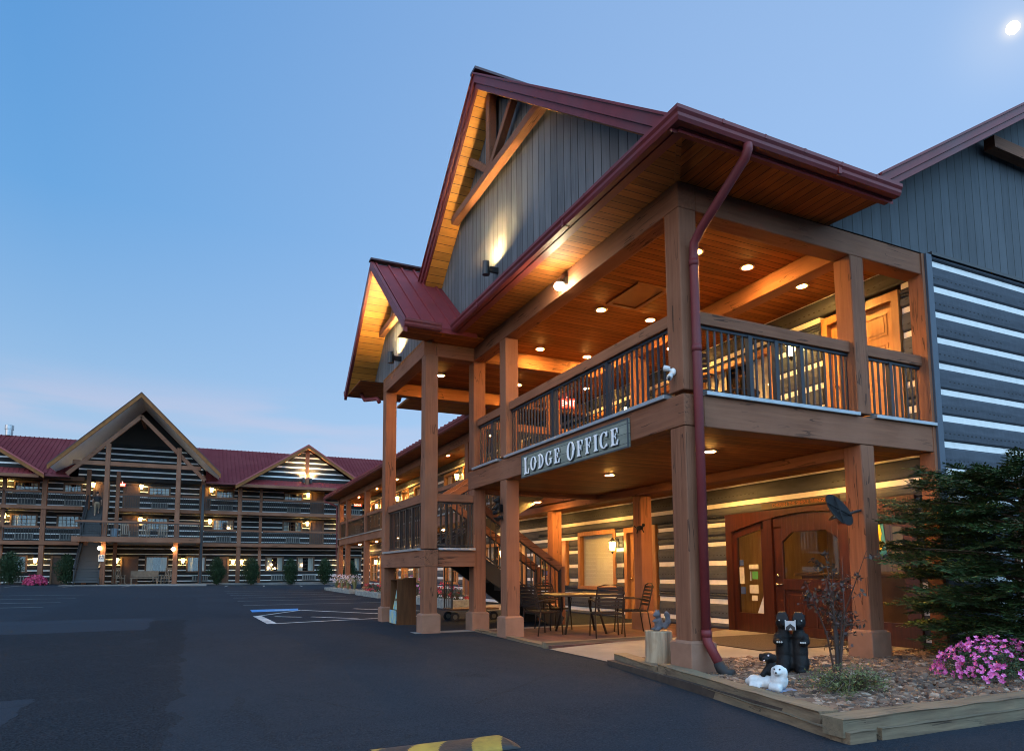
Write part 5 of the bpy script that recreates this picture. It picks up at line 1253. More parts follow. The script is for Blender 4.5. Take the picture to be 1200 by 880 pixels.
# pair of black bears (carved statue): facing the lot
t = root('bear_statue', (.98,-.55,.17), 'pair of black standing bears with a pale plate between them in the stone bed', 'statue')
mb = MB(); sc = Vector((.10,-.0,0))
fdir = Vector((-.75,-.66,0)).normalized(); sdir = Vector((.66,-.75,0)).normalized(); B0 = Vector((1.0,-.50,.17))
def W_(a, b, z): return tuple(B0 + sdir*a + fdir*b + Vector((0,0,z)))
rb = Matrix((sdir, fdir, Vector((0,0,1)))).transposed()
for s in (-1,1):
    mb.ell(W_(s*.082,0,.24),(.092,.11,.22),rot=rb); mb.ell(W_(s*.086,.02,.12),(.095,.12,.13),rot=rb); mb.ell(W_(s*.08,0,.42),(.075,.09,.11),rot=rb)
    mb.ell(W_(s*.085,.02,.575),(.076,.085,.09),rot=rb); mb.ell(W_(s*.07,.09,.555),(.042,.055,.038),rot=rb)
    mb.tube([W_(s*.14,.03,.44),W_(s*.155,.10,.36),W_(s*.12,.14,.36)],[.042,.042,.04],10); mb.ell(W_(s*.12,.14,.355),(.048,.04,.032),rot=rb)
    mb.ell(W_(s*.09,.11,.05),(.06,.10,.05),rot=rb); mb.ell(W_(s*.14,-.02,.645),.022); mb.ell(W_(s*.04,-.02,.65),.022)
blob('bear_bodies', mb, STB, None, .014, t)
mb = MB()
for s in (-1,1):
    cxx = s*.085
    pts = [(-.068,.60),(-.04,.69),(.04,.69),(.068,.60)]
    mb.prism([W_(cxx+a,-.06,z) for a, z in pts], fdir*.15)
part('hood', mb, M('dark_hood_paint', (.010,.011,.014), .5, spec=.3), t, bevel=.01)
mb = MB(); mb.prism([W_(a,.165,z) for a, z in ((-.055,.50),(.055,.50),(.055,.60),(-.055,.60))], fdir*.02); mb.prism([W_(a,.184,z) for a, z in ((-.05,.50),(-.02,.50),(0,.53),(.02,.50),(.05,.50),(.045,.535),(0,.57),(-.045,.535))], fdir*.006, 1); part('white_plate', mb, [M('plate_white', (.42,.42,.42), .6), BLACK], t)
mb = MB()
for s in (-1,1):
    for k in (-1,0,1): mb.ell(W_(s*.12+k*.022,.183,.365),(.008,.012,.011),n=6)
    mb.ell(W_(s*.05,.118,.60),.009,n=6); mb.ell(W_(s*.115,.10,.60),.009,n=6)
part('claws_and_eyes', mb, M('claw_white', (.5,.5,.48), .5), t)

# white dog with a black puppy on its back
t = root('dog_statue', (-.12,-1.25,.17), 'white lying dog statue with a black puppy leaning over it, on a blue-grey base', 'statue')
ld = Vector((.45,-.89,0)); fd = Vector((-.89,-.45,0)); D0 = Vector((-.10,-1.23,.17)); rd = Matrix((ld, fd, Vector((0,0,1)))).transposed()
def D_(a, b, z): return tuple(D0 + ld*a + fd*b + Vector((0,0,z)))
mb = MB(); n = 20; vs = [(.235*math.cos(2*math.pi*k/n)*(1+.06*math.sin(5*k)), .13*math.sin(2*math.pi*k/n)) for k in range(n)]
mb.prism([D_(a,b,-.01) for a, b in vs], (0,0,.05)); part('base', mb, M('blue_grey_base', (.10,.15,.25), .7, col2=(.16,.20,.28), nscale=15), t, bevel=.012)
mb = MB(); mb.ell(D_(-.03,0,.09),(.17,.085,.065),rot=rd); mb.ell(D_(-.15,.02,.095),(.065,.06,.06),rot=rd); mb.ell(D_(.09,.03,.12),(.085,.085,.09),rot=rd); mb.ell(D_(.10,.06,.215),(.062,.062,.056),rot=rd); mb.ell(D_(.10,.115,.20),(.032,.035,.026),rot=rd)
mb.ell(D_(.045,.055,.195),(.022,.03,.055),rot=rd); mb.ell(D_(.157,.055,.195),(.022,.03,.055),rot=rd); mb.tube([D_(.02,.09,.06),D_(.13,.12,.055)],.035,8); mb.tube([D_(-.17,.07,.055),D_(-.06,.09,.05)],.036,8); mb.ell(D_(-.20,-.01,.08),(.05,.03,.04),rot=rd)
blob('white_dog', mb, M('white_statue_paint', (.62,.62,.60), .6, col2=(.42,.43,.44), nscale=12, bump=.6, bdist=.012), None, .011, t)
mb = MB(); mb.ell(D_(.0,-.05,.20),(.065,.055,.10),rot=rd); mb.ell(D_(-.02,-.02,.325),(.062,.056,.05),rot=rd); mb.ell(D_(-.03,.035,.31),(.033,.035,.026),rot=rd); mb.ell(D_(-.085,-.01,.32),(.022,.028,.042),rot=rd); mb.ell(D_(.045,-.01,.32),(.022,.028,.042),rot=rd); mb.tube([D_(-.03,-.02,.22),D_(-.06,.05,.15)],.028,8); mb.tube([D_(.04,-.02,.22),D_(.03,.03,.17)],.026,8); mb.ell(D_(0,-.07,.10),(.08,.06,.09),rot=rd)
blob('black_puppy', mb, STB, None, .011, t)
mb = MB(); mb.ell(D_(.10,.152,.205),(.012,.010,.010),n=6); mb.ell(D_(.075,.115,.235),.009,n=6); mb.ell(D_(.125,.115,.235),.009,n=6); part('nose_and_eyes', mb, BLACK, t)
mb = MB(); mb.ell(D_(-.03,.068,.30),(.014,.006,.008),n=6); mb.ell(D_(.0,.03,.345),(.012,.008,.01),n=6); part('tongue', mb, M('pale_pink', (.6,.45,.48), .5), t)

# ------------------------------------------------------------------ rock mulch (uncountable: one object)
def in_poly(x, y, P):
    c = False; j = len(P)-1
    for i in range(len(P)):
        if (P[i][1] > y) != (P[j][1] > y) and x < (P[j][0]-P[i][0])*(y-P[i][1])/(P[j][1]-P[i][1])+P[i][0]: c = not c
        j = i
    return c
bed = [(.10,1.48),(-.03,.3),(-.42,-2.36),(7.0,-2.52),(7.0,-.06),(4.6,-.06),(4.6,.44),(2.5,.46),(1.35,.93)]
mb = MB(); rnd = random.Random(11); cnt = 0
while cnt < 8200:
    x = -.4+7.4*rnd.random()**1.7; y = rnd.uniform(-2.5,1.45)
    if not in_poly(x, y, bed): continue
    if -.1 < x < .36 and -.09 < y < .36: continue
    if (x-.1)**2+(y-.72)**2 < .03: continue
    cnt += 1
    s = rnd.uniform(.014,.036)*(1.6 if rnd.random() < .05 else 1); mx = Matrix.Rotation(rnd.uniform(0,6.28),3,'Z') @ Matrix.Rotation(rnd.uniform(-.5,.5),3,'X')
    zc = .158+.03*max(0, 1-abs(y+1.1)/1.5)*(1 if x < 6 else .5)+rnd.uniform(0,.012); i = len(mb.v)
    for a in (-1,1):
        for b, d in ((-1,-1),(1,-1),(1,1),(-1,1)):
            q = mx @ Vector((b*s*1.35*rnd.uniform(.65,1.1)*(1 if a < 0 else .7), d*s*rnd.uniform(.65,1.1)*(1 if a < 0 else .7), a*s*.5*rnd.uniform(.7,1.1)))
            mb.v.append((x+q.x, y+q.y, zc+q.z))
    for q in ((3,2,1,0),(4,5,6,7),(0,1,5,4),(1,2,6,5),(2,3,7,6),(3,0,4,7)): mb.f.append(tuple(i+k for k in q)); mb.m.append(0)
solo('rock_mulch', mb, M('mixed_river_rock', (.2,.15,.1), .8, island=[(.045,.026,.019),(.17,.10,.062),(.09,.05,.033),(.24,.155,.10),(.055,.042,.034),(.15,.082,.048),(.024,.018,.015),(.33,.26,.20),(.115,.068,.044),(.05,.035,.028)]), (0,0,0), kind='stuff', fix=False)
mb = MB(); rnd = random.Random(5)
for x, y, s, k in ((-.17,-1.83,.06,0),(-.26,-1.98,.05,0),(.18,-1.9,.05,1),(.45,-1.75,.045,1),(-.2,-1.5,.05,1),(.9,-2.0,.05,0)):
    pass

# ------------------------------------------------------------------ plants
def leaf(mb, c, d, n, L, W, m=0):
    """small pointed leaf: two triangles, base at c along d, facing n"""
    s = d.cross(n)
    if s.length < 1e-4: return
    s.normalize(); i = len(mb.v)
    mb.v += [tuple(c), tuple(c+d*L*.5+s*W/2), tuple(c+d*L), tuple(c+d*L*.5-s*W/2)]
    mb.f.append((i,i+1,i+2,i+3)); mb.m.append(m)
def rv(rnd): 
    while True:
        v = Vector((rnd.uniform(-1,1),rnd.uniform(-1,1),rnd.uniform(-1,1)))
        if .05 < v.length < 1: return v.normalized()
CON = M('conifer_foliage', (.03,.06,.02), .65, island=[(.018,.048,.018),(.044,.10,.032),(.026,.066,.024),(.070,.145,.044),(.034,.080,.030),(.080,.080,.034),(.014,.034,.014)], spec=.3)
CON2 = M('hedge_foliage', (.03,.06,.02), .65, island=[(.008,.022,.008),(.018,.040,.013),(.011,.028,.010),(.026,.050,.016)], spec=.3)
def conifer(x, y, z0, h, rad, seed, lab):
    rnd = random.Random(seed); t = root('evergreen_tree', (x,y,z0), lab, 'tree')
    tr = MB(); tr.tube([(x,y,z0-.05),(x+.02,y,z0+h*.4),(x-.01,y+.02,z0+h*.95)], [.09,.06,.015], 8)
    mb = MB()
    nb = 270
    for b in range(nb):
        f = (b+.5)/nb; zz = z0+.12+(h-.15)*f; a = b*2.39996+rnd.uniform(-.3,.3)
        prof = rad*(.80+.30*math.sin(min(1,f*1.5)*math.pi*.62))*(1 if f < .80 else max(.35, 1-(f-.80)*3.0))*rnd.uniform(.70,1.12)
        rise = rnd.uniform(.0,.28)+.22*f
        d0 = Vector((math.cos(a), math.sin(a), 0)); p = Vector((x,y,zz)); ns = int(9+prof*9)
        if b % 4 == 0: tr.tube([p, p+d0*prof*.4+Vector((0,0,rise*prof*.35)), p+d0*prof*.8+Vector((0,0,rise*prof*.5))], [.018,.011,.004], 4)
        side = Vector((-d0.y,d0.x,0)); tw = rnd.uniform(-.35,.35)
        for k in range(ns):
            u = .22+.78*k/(ns-1); c = p+d0*prof*u+Vector((0,0,prof*(rise*u-.28*u*u+.10*u**4)))
            spray = (.34-.20*u)*rnd.uniform(.8,1.2)
            for sgn in (-1,1):
                dd = (d0*.75+side*sgn*.85+Vector((0,0,tw*sgn+rnd.uniform(-.1,.25)))).normalized()
                m_ = 6
                for j in range(m_):
                    cc = c+dd*spray*(j+.3)/m_; 
                    for s2 in (-1,1):
                        dl = (dd+dd.cross(Vector((0,0,1)))*s2*.75+rv(rnd)*.35).normalized()
                        leaf(mb, cc, dl, (Vector((0,0,1))+rv(rnd)*.5).normalized(), rnd.uniform(.055,.10), rnd.uniform(.018,.030))
    part('trunk', tr, BARK, t); part('crown', mb, CON, t, fix=False)
    return t
conifer(4.45, -1.15, .16, 2.42, 1.50, 3, 'dense dark evergreen tree in the stone bed in front of the right wall')

# pink azalea
def azalea(name, x, y, z0, rx, ry, h, seed, lab, pal, nfl, nlf, fs=1.0, lean=0):
    rnd = random.Random(seed); t = root(name, (x,y,z0), lab, 'shrub')
    st = MB(); lf = MB(); fl = MB()
    for k in range(16):
        a = rnd.uniform(0,6.28); e = Vector((x+rx*.75*math.cos(a)*rnd.random(), y+ry*.75*math.sin(a)*rnd.random(), z0+h*rnd.uniform(.5,.9))); st.tube([(x,y,z0-.02),(Vector((x,y,z0))+e)/2+rv(rnd)*.03,e],[.012,.008,.003],5)
    for k in range(nlf):
        u = rv(rnd); u.z = abs(u.z); r_ = rnd.random()**.4*.95; c = Vector((x+u.x*rx*r_, y+u.y*ry*r_, z0+.05+u.z*h*r_*.92)); leaf(lf, c, (u*.6+rv(rnd)*.7).normalized(), (u+rv(rnd)*.6).normalized(), rnd.uniform(.03,.055)*fs, rnd.uniform(.014,.024)*fs)
    for k in range(nfl):
        u = rv(rnd); u.z = abs(u.z)*.9+.05
        if rnd.random() < .3: u.z *= .4
        u.normalize(); r_ = rnd.uniform(.88,1.06); c = Vector((x+u.x*rx*r_, y+u.y*ry*r_, z0+.06+u.z*h*r_*.95))
        for q in range(rnd.randint(3,6)):
            cc = c+rv(rnd)*.042*fs; n_ = (u+rv(rnd)*.6).normalized(); a0 = rnd.uniform(0,6.28); s1_ = n_.cross(Vector((.3,.5,.8))).normalized(); s2_ = n_.cross(s1_)
            for p in range(5):
                a = a0+p*1.2566; dl = (s1_*math.cos(a)+s2_*math.sin(a)+n_*.45).normalized(); leaf(fl, cc, dl, n_, .036*fs*rnd.uniform(.8,1.15), .027*fs)
    part('stems', st, BARK, t); part('leaves', lf, M('azalea_leaves', (.03,.06,.02), .6, island=[(.018,.040,.012),(.035,.065,.02),(.025,.05,.018)]), t, fix=False); part('blossoms', fl, M('petals_'+pal, (.5,.1,.3), .6, island={'pink':[(.48,.07,.28),(.66,.14,.44),(.36,.035,.19),(.56,.11,.38),(.74,.30,.56)],'crimson':[(.35,.02,.07),(.5,.04,.12),(.25,.01,.05)],'white':[(.6,.5,.52),(.7,.66,.64),(.55,.35,.4)],'red':[(.45,.02,.04),(.35,.01,.03),(.6,.08,.1)]}[pal]), t, fix=False)
    return t
azalea('azalea_bush', 2.56, -1.72, .17, .58, .48, .38, 21, 'low azalea bush covered in bright pink blossoms in front of the evergreen', 'pink', 150, 3000, .78)
# low sprawling green shrub
rnd = random.Random(8); t = root('low_shrub', (.55,-1.62,.17), 'low sprawling yellow-green shrub in the rocks beside the dog statue', 'shrub'); st = MB(); lf = MB()
for k in range(60):
    a = rnd.uniform(0,6.28); L_ = rnd.uniform(.2,.62); e = Vector((.55+L_*math.cos(a)*1.0, -1.60+L_*math.sin(a)*.70, .17+rnd.uniform(.05,.26)*(1.25-L_))); m_ = Vector((.55+.45*L_*math.cos(a), -1.60+.3*L_*math.sin(a), .24+.1*rnd.random())); st.tube([(.55,-1.6,.16), m_, e],[.008,.006,.002],4)
    for j in range(46):
        u = rnd.uniform(.25,1.0); c = (m_*2*u*(1-u)+Vector((.55,-1.6,.17))*(1-u)**2+e*u*u)+rv(rnd)*.05; leaf(lf, c, (rv(rnd)+Vector((0,0,.5))).normalized(), rv(rnd), rnd.uniform(.018,.034), rnd.uniform(.010,.018))
part('stems', st, BARK, t); part('leaves', lf, M('yellow_green_leaves', (.08,.1,.03), .6, island=[(.05,.065,.018),(.10,.115,.03),(.07,.08,.03),(.16,.17,.05),(.04,.05,.016)]), t, fix=False)
# dark-leaved sapling
rnd = random.Random(14); bx_, by_ = 1.42, -.75
t = root('sapling', (bx_,by_,.17), 'thin sapling with sparse dark reddish leaves in front of the right porch post', 'tree'); st = MB(); lf = MB()
for k in range(8):
    a = rnd.uniform(0,6.28); hh = rnd.uniform(.7,1.50); sp_ = rnd.uniform(.14,.58)
    P = [Vector((bx_+.03*math.cos(a),by_+.03*math.sin(a),.15)), Vector((bx_+sp_*.35*math.cos(a),by_+sp_*.35*math.sin(a),.15+hh*.45)), Vector((bx_+sp_*math.cos(a+.3),by_+sp_*math.sin(a+.3),.15+hh))]
    st.tube(P,[.013,.009,.003],5)
    for j in range(9):
        u = rnd.uniform(.25,1); c = P[0]*(1-u)**2+P[1]*2*u*(1-u)+P[2]*u*u; d = rv(rnd); d.z = abs(d.z)*.5; e = c+d*rnd.uniform(.10,.24); st.tube([c,e],[.005,.002],4)
        for q in range(8):
            cc = c+(e-c)*rnd.uniform(.3,1.05)+rv(rnd)*.025; leaf(lf, cc, rv(rnd), rv(rnd), rnd.uniform(.045,.075), rnd.uniform(.022,.036))
part('stems', st, M('dark_bark', (.035,.022,.018), .8), t); part('leaves', lf, M('dark_red_leaves', (.04,.02,.015), .6, island=[(.030,.014,.010),(.055,.022,.014),(.022,.018,.010),(.045,.030,.014)]), t, fix=False)
# clipped evergreen shrubs in front of the rear building
def hedge(x, y, z0, r_, h, seed, lab):
    rnd = random.Random(seed); t = root('evergreen_shrub', (x,y,z0), lab, 'shrub', 'evergreen shrubs along the rear building'); mb = MB(); tr = MB(); tr.tube([(x,y,z0-.05),(x,y,z0+h*.6)],[.05,.02],6)
    for k in range(2600):
        u = rv(rnd); q = rnd.random()**.35; zz = z0+h*(.5+.5*u.z*q); lump = 1+.16*math.sin(3*math.atan2(u.y,u.x)+seed)+.14*math.sin(5*u.z+seed*1.7); pr = r_*(1-.35*max(0,u.z))*lump; c = Vector((x+u.x*pr*q, y+u.y*pr*q, zz)); leaf(mb, c+rv(rnd)*.04, (Vector((u.x*.5,u.y*.5,.8))+rv(rnd)*.5).normalized(), (u+rv(rnd)*.5).normalized(), rnd.uniform(.10,.18), rnd.uniform(.05,.09))
    part('trunk', tr, BARK, t); part('crown', mb, CON2, t, fix=False)
for i, (x, r_, h, lb) in enumerate(((-16.35,.78,2.2,'round-topped evergreen shrub at the left picture edge before the rear building'),(-13.1,.72,2.1,'round-topped evergreen shrub left of the dark rear stairs'),(-3.55,.60,2.05,'clipped evergreen shrub nearest to the right rear porch post'),(-1.15,.66,2.05,'clipped evergreen shrub right of the tall post of the rear building'),(1.72,.56,2.05,'clipped evergreen shrub between the two ground-floor windows under the right side gable'),(4.35,.58,2.05,'clipped evergreen shrub nearest to the end of the guest wing'),(6.3,.58,2.0,'clipped evergreen shrub seen between the end posts of the guest wing'))):
    hedge(x, 48.7, gz(x,48.7), r_, h, 40+i, lb)
azalea('azalea_bush', -14.75, 48.0, gz(-14.75,48), .62, .5, .62, 77, 'crimson azalea bush between two evergreen shrubs of the rear building', 'crimson', 150, 500, 2.2)

# ------------------------------------------------------------------ patio table and chairs
FUR = RECK
def tube_part(name, paths, r, par, mat=FUR, n=6):
    mb = MB()
    for p in paths: mb.tube(p, r, n)
    return part(name, mb, mat, par, smooth=True)
TC = (1.65,5.15,ZS)
t = root('patio_table', TC, 'round dark metal patio table on the brick patio under the lower porch', 'table')
mb = MB(); mb.lathe([(.68,.705),(.72,.71),(.725,.735),(.70,.745),(.001,.742)], TC, 36); part('tabletop', mb, M('bronze_table_top', (.055,.034,.022), .4, col2=(.035,.022,.015), nscale=12, bump=.2), t)
for k in range(4):
    a = .5+k*math.pi/2; c, s_ = math.cos(a), math.sin(a)
    tube_part('leg', [[(TC[0]+.42*c,TC[1]+.42*s_,ZS+.71),(TC[0]+.40*c,TC[1]+.40*s_,ZS+.45),(TC[0]+.56*c,TC[1]+.56*s_,ZS)]], .024, t)
def chair_proto(name, label, cat, group):
    t = root(name, (0,0,0), label, cat, group)     # faces +y
    mb = MB(); mb.box(-.24,-.22,.415,.24,.26,.43)
    for k in range(7): mb.box(-.23,-.20+k*.066,.430,.23,-.20+k*.066+.045,.440)
    mb.tube([(-.25,.25,.42),(-.25,-.23,.42),(.25,-.23,.42),(.25,.25,.42),(-.25,.25,.42)],.014,6); part('seat', mb, FUR, t)
    mb = MB(); mb.tube([(-.25,-.23,.43),(-.245,-.30,.70),(-.22,-.35,.90),(-.10,-.365,.93),(.10,-.365,.93),(.22,-.35,.90),(.245,-.30,.70),(.25,-.23,.43)],.014,6)
    for k in range(6):
        z = .52+k*.065; y = -.25-.11*(k/5)**1.2; mb.box(-.235,y-.005,z,.235,y+.005,z+.042)
    part('backrest', mb, FUR, t)
    for s in (-1,1):
        tube_part('leg', [[(s*.25,.25,.43),(s*.265,.28,0)]], .013, t); tube_part('leg', [[(s*.25,-.23,.43),(s*.255,-.30,0)]], .013, t)
        tube_part('arm', [[(s*.25,.25,.43),(s*.28,.25,.63),(s*.285,.20,.66),(s*.28,-.12,.655),(s*.248,-.28,.62)]], .014, t)
    return t
ch0 = chair_proto('patio_chair', 'dark metal patio chair left of the round table, its back to the second front post', 'chair', 'patio chairs round the lower table')
def aim(x, y): return math.atan2(TC[1]-y, TC[0]-x)-math.pi/2
ch0.location = (.80,5.12,ZS); ch0.rotation_euler = (0,0,aim(.80,5.12)+.15)
for x, y, da, lb in ((1.55,6.05,.0,'dark metal patio chair behind the round table, in front of the stairs'),(1.62,4.18,-.35,'dark metal patio chair nearest to the parking lot, in front of the round table'),(2.50,4.65,.2,'dark metal patio chair right of the round table, beside the inner column')):
    dup(ch0, loc=(x,y,ZS), rz=aim(x,y)+da, label=lb)
# upper porch: two chairs and a low table
for i, (x, y, rz, lb) in enumerate(((1.35,1.35,-.9,'dark patio chair on the upper porch nearest to the corner post'),(2.25,2.3,2.3,'dark patio chair on the upper porch nearer to the curtained window'))):
    c_ = dup(ch0, loc=(x,y,D2+.003), rz=rz, label=lb); c_['group'] = 'chairs on the upper porch'
t = root('side_table', (2.15,1.35,D2), 'small dark table between the two chairs of the upper porch', 'table')
mb = MB(); mb.lathe([(.30,.50),(.32,.505),(.32,.53),(.001,.53)], (2.15,1.35,D2), 24); part('tabletop', mb, FUR, t)
for k in range(3):
    a = k*2.094; tube_part('leg', [[(2.15+.15*math.cos(a),1.35+.15*math.sin(a),D2+.5),(2.15+.25*math.cos(a),1.35+.25*math.sin(a),D2)]], .013, t)

# luggage cart behind the stairs
t = root('luggage_cart', (.95,9.1,ZS), 'flat luggage cart with black bar frame and rubber wheels under the stair landing', 'cart')
cx, cy = .98, 9.15
mb = MB(); mb.box(cx-.62,cy-.30,ZS+.27,cx+.62,cy+.30,ZS+.31); part('platform', mb, M('cart_deck', (.10,.05,.03), .7, col2=(.06,.03,.02), nscale=5), t, bevel=.01)
mb = MB()
for y in (-.26,.26): mb.tube([(cx-.58,cy+y,ZS+.30),(cx-.58,cy+y,ZS+1.30)],.018,8)
mb.tube([(cx-.58,cy-.26,ZS+1.30),(cx-.58,cy+.26,ZS+1.30)],.018,8); mb.tube([(cx-.58,cy-.26,ZS+.95),(cx-.58,cy+.26,ZS+.95)],.012,6)
for y in (-.13,0,.13): mb.tube([(cx-.58,cy+y,ZS+.31),(cx-.58,cy+y,ZS+.95)],.010,6)
part('push_frame', mb, BLACK, t)
for x in (-.50,.50):
    for y in (-.24,.24):
        mb = MB(); rr = .115; n = 18
        pts = [(cx+x+rr*math.cos(2*math.pi*k/n), cy+y-.025, ZS+rr+.002+rr*math.sin(2*math.pi*k/n)) for k in range(n)]; mb.prism(pts, (0,.05,0)); wl_ = part('wheel', mb, M('black_rubber', (.012,.012,.013), .7), t, bevel=.012)
        mb = MB(); pts = [(cx+x+.055*math.cos(2*math.pi*k/n), cy+y-.032, ZS+rr+.055*math.sin(2*math.pi*k/n)) for k in range(n)]; mb.prism(pts, (0,.064,0)); part('hub', mb, M('hub_grey', (.10,.09,.07), .5), wl_)

# brochure stand by the landing post
t = root('brochure_stand', (-.95,8.75,ZS), 'tall narrow wooden brochure stand between the two landing posts', 'stand')
BW = M('dark_stand_wood', (.12,.048,.017), .7, spec=.2, col2=(.065,.026,.010), nscale=2, stretch=(8,8,.8), bump=.2)
mb = MB(); mb.box(-1.05,8.45,ZS,-.62,8.49,ZS+1.0); mb.box(-1.05,9.0,ZS,-.62,9.04,ZS+1.0); mb.box(-.66,8.49,ZS,-.62,9.0,ZS+1.0); mb.box(-1.04,8.49,ZS,-.66,9.0,ZS+.08)
for k in range(3):
    z = ZS+.30+.24*k; mb.box(-1.04+.05*k,8.49,z,-.66,9.0,z+.015)
mb.prism([(-1.06,8.45,ZS+1.0),(-.62,8.45,ZS+1.0),(-.62,8.45,ZS+1.05)],(0,.59,0)); part('cabinet', mb, BW, t)
for k in range(3):
    for j in range(3):
        mb = MB(); y = 8.51+j*.165; z = ZS+.32+.24*(k-1)+.02; x = -1.05+.05*k; mb.prism([(x,y,z),(x+.04,y,z+.22),(x+.055,y,z+.22),(x+.015,y,z)],(0,.15,0)); part('magazine', mb, M('magazine_%d' % ((k*3+j) % 4), [(.05,.30,.55),(.62,.50,.05),(.45,.10,.12),(.5,.5,.46)][(k*3+j) % 4], .45, col2=[(.5,.5,.1),(.05,.3,.5),(.6,.5,.4),(.1,.25,.4)][(k*3+j) % 4], nscale=9), t)
mb = MB(); mb.box(-1.075,8.50,ZS+.04,-1.055,8.99,ZS+.33); part('poster', mb, M('stand_poster', (.03,.28,.55), .5, col2=(.65,.55,.05), nscale=4), t)

# planters along the wing
for i, (a, b, fl) in enumerate(((13.3,16.6,'red'),(17.6,21.2,'pink'),(22.4,26.4,'red'),(28.2,34.8,'white'))):
    lb = ('low stone planter with red flowers nearest to the stairs, along the wing','low stone planter with pink flowers, second from the stairs along the wing','low stone planter with red flowers, third from the stairs along the wing','long low stone planter with pale grasses at the far end of the wing')[i]
    t = root('stone_planter', (2.25,(a+b)/2,.2), lb, 'planter', 'stone planters along the guest wing')
    mb = MB(); rnd = random.Random(i); y = a
    z0 = .10
    while y < b-.05:
        L_ = min(rnd.uniform(.35,.6), b-y); o = rnd.uniform(-.02,.02); mb.box(1.95+o,y,z0,2.17+o,y+L_-.015,.50+rnd.uniform(-.02,.02)); y += L_
    mb.box(1.97,a-.2,z0,2.7,a-.02,.5); mb.box(1.97,b+.02,z0,2.7,b+.2,.5); mb.box(2.75,a-.2,z0,2.93,b+.2,.47)
    part('stone_edging', mb, STONE, t, bevel=.02)
    mb = MB(); mb.box(2.15,a-.02,z0,2.76,b+.02,.43); part('soil', mb, M('dark_soil', (.05,.035,.025), .95, col2=(.03,.02,.015), nscale=9), t)
n_ = 0
for y, h, rr, pal in ((14.0,.45,.30,'red'),(15.1,.50,.32,'red'),(16.0,.40,.28,'red'),(18.3,.75,.30,'pink'),(19.4,.8,.32,'pink'),(20.5,.55,.30,'pink'),(23.2,.4,.3,'red'),(24.4,.5,.32,'red'),(25.6,.45,.3,'red')):
    n_ += 1
    o = azalea('flowering_plant', 2.46, y, .43, rr, rr*1.2, h, 300+n_, 'bushy %s flowering plant in a stone planter, number %d from the stairs along the wing' % (pal, n_), pal, 13, 300, 1.2); o['group'] = 'flowering plants in the wing planters'
    o['label'] = ('nearest','second','third','fourth','fifth','sixth','seventh','eighth','ninth')[n_-1] + ' flowering plant from the stairs along the wing planters, ' + pal + ' blooms'
for k, y in enumerate((29.0,30.6,32.2,33.8)):
    rnd = random.Random(60+k); t = root('grass_tuft', (2.46,y,.43), ('nearest','second','third','farthest')[k]+' pale ornamental grass tuft in the far wing planter', 'grass plant', 'ornamental grasses in the far planter'); mb = MB(); fl = MB()
    for j in range(70):
        a = rnd.uniform(0,6.28); d = rnd.uniform(.1,.45); h = rnd.uniform(.4,.8); p0 = Vector((2.46,y,.42)); p1 = p0+Vector((d*.4*math.cos(a),d*.4*math.sin(a),h*.8)); p2 = p0+Vector((d*math.cos(a),d*math.sin(a),h)); s_ = Vector((-math.sin(a),math.cos(a),0))*.012
        mb.poly([p0-s_,p0+s_,p1+s_,p1-s_]); mb.poly([p1-s_,p1+s_,p2,p2-s_*.2])
        if j % 2 == 0:
            for q in range(5): leaf(fl, p2+rv(rnd)*.04, rv(rnd), rv(rnd), .07, .045)
    part('blades', mb, M('pale_grass_blades', (.22,.22,.10), .7, island=[(.10,.13,.04),(.28,.26,.14),(.18,.2,.08)]), t, fix=False); part('plumes', fl, M('petals_white', (.6,.5,.52), .6), t, fix=False)

# speed bump near the camera
mb = MB(); prof = [(.17-.17*math.cos(math.pi*k/16), .050*math.sin(math.pi*k/16)**.8 if 0 < k < 16 else 0) for k in range(17)]
n = 260; xa, xb = -4.0, -2.96
for k in range(n+1):
    x = xa+(xb-xa)*k/n; e = min(1, (xb-x)/.10+.35) if x > xb-.07 else 1
    for a, b in prof: mb.v.append((x, -1.62+a, gz(x,-1.4)+b*e+.002))
for k in range(n):
    for j in range(16):
        a = 1-prof[j][0]/.34; u = (k/n*(xb-xa) + .42*a - .16*a*a + .04) % .48
        mb.f.append((k*17+j, (k+1)*17+j, (k+1)*17+j+1, k*17+j+1)); mb.m.append(1 if u < .23 and k < n-12 else 0)
mb.f.append(tuple(n*17+j for j in range(17))); mb.m.append(0); mb.f.append(tuple(range(16,-1,-1))); mb.m.append(0)
solo('speed_bump', mb, [M('bump_rubber', (.010,.010,.011), .6, col2=(.018,.018,.019), nscale=30, bump=.3), M('bump_yellow', (.34,.20,.025), .75, col2=(.22,.13,.018), nscale=14, blotch=((.40,.24,.03), 6))], (-3.9,-1.4,gz(-3.9,-1.4)), 'black and yellow striped rubber speed bump on the asphalt at the bottom edge', 'speed bump', smooth=False)

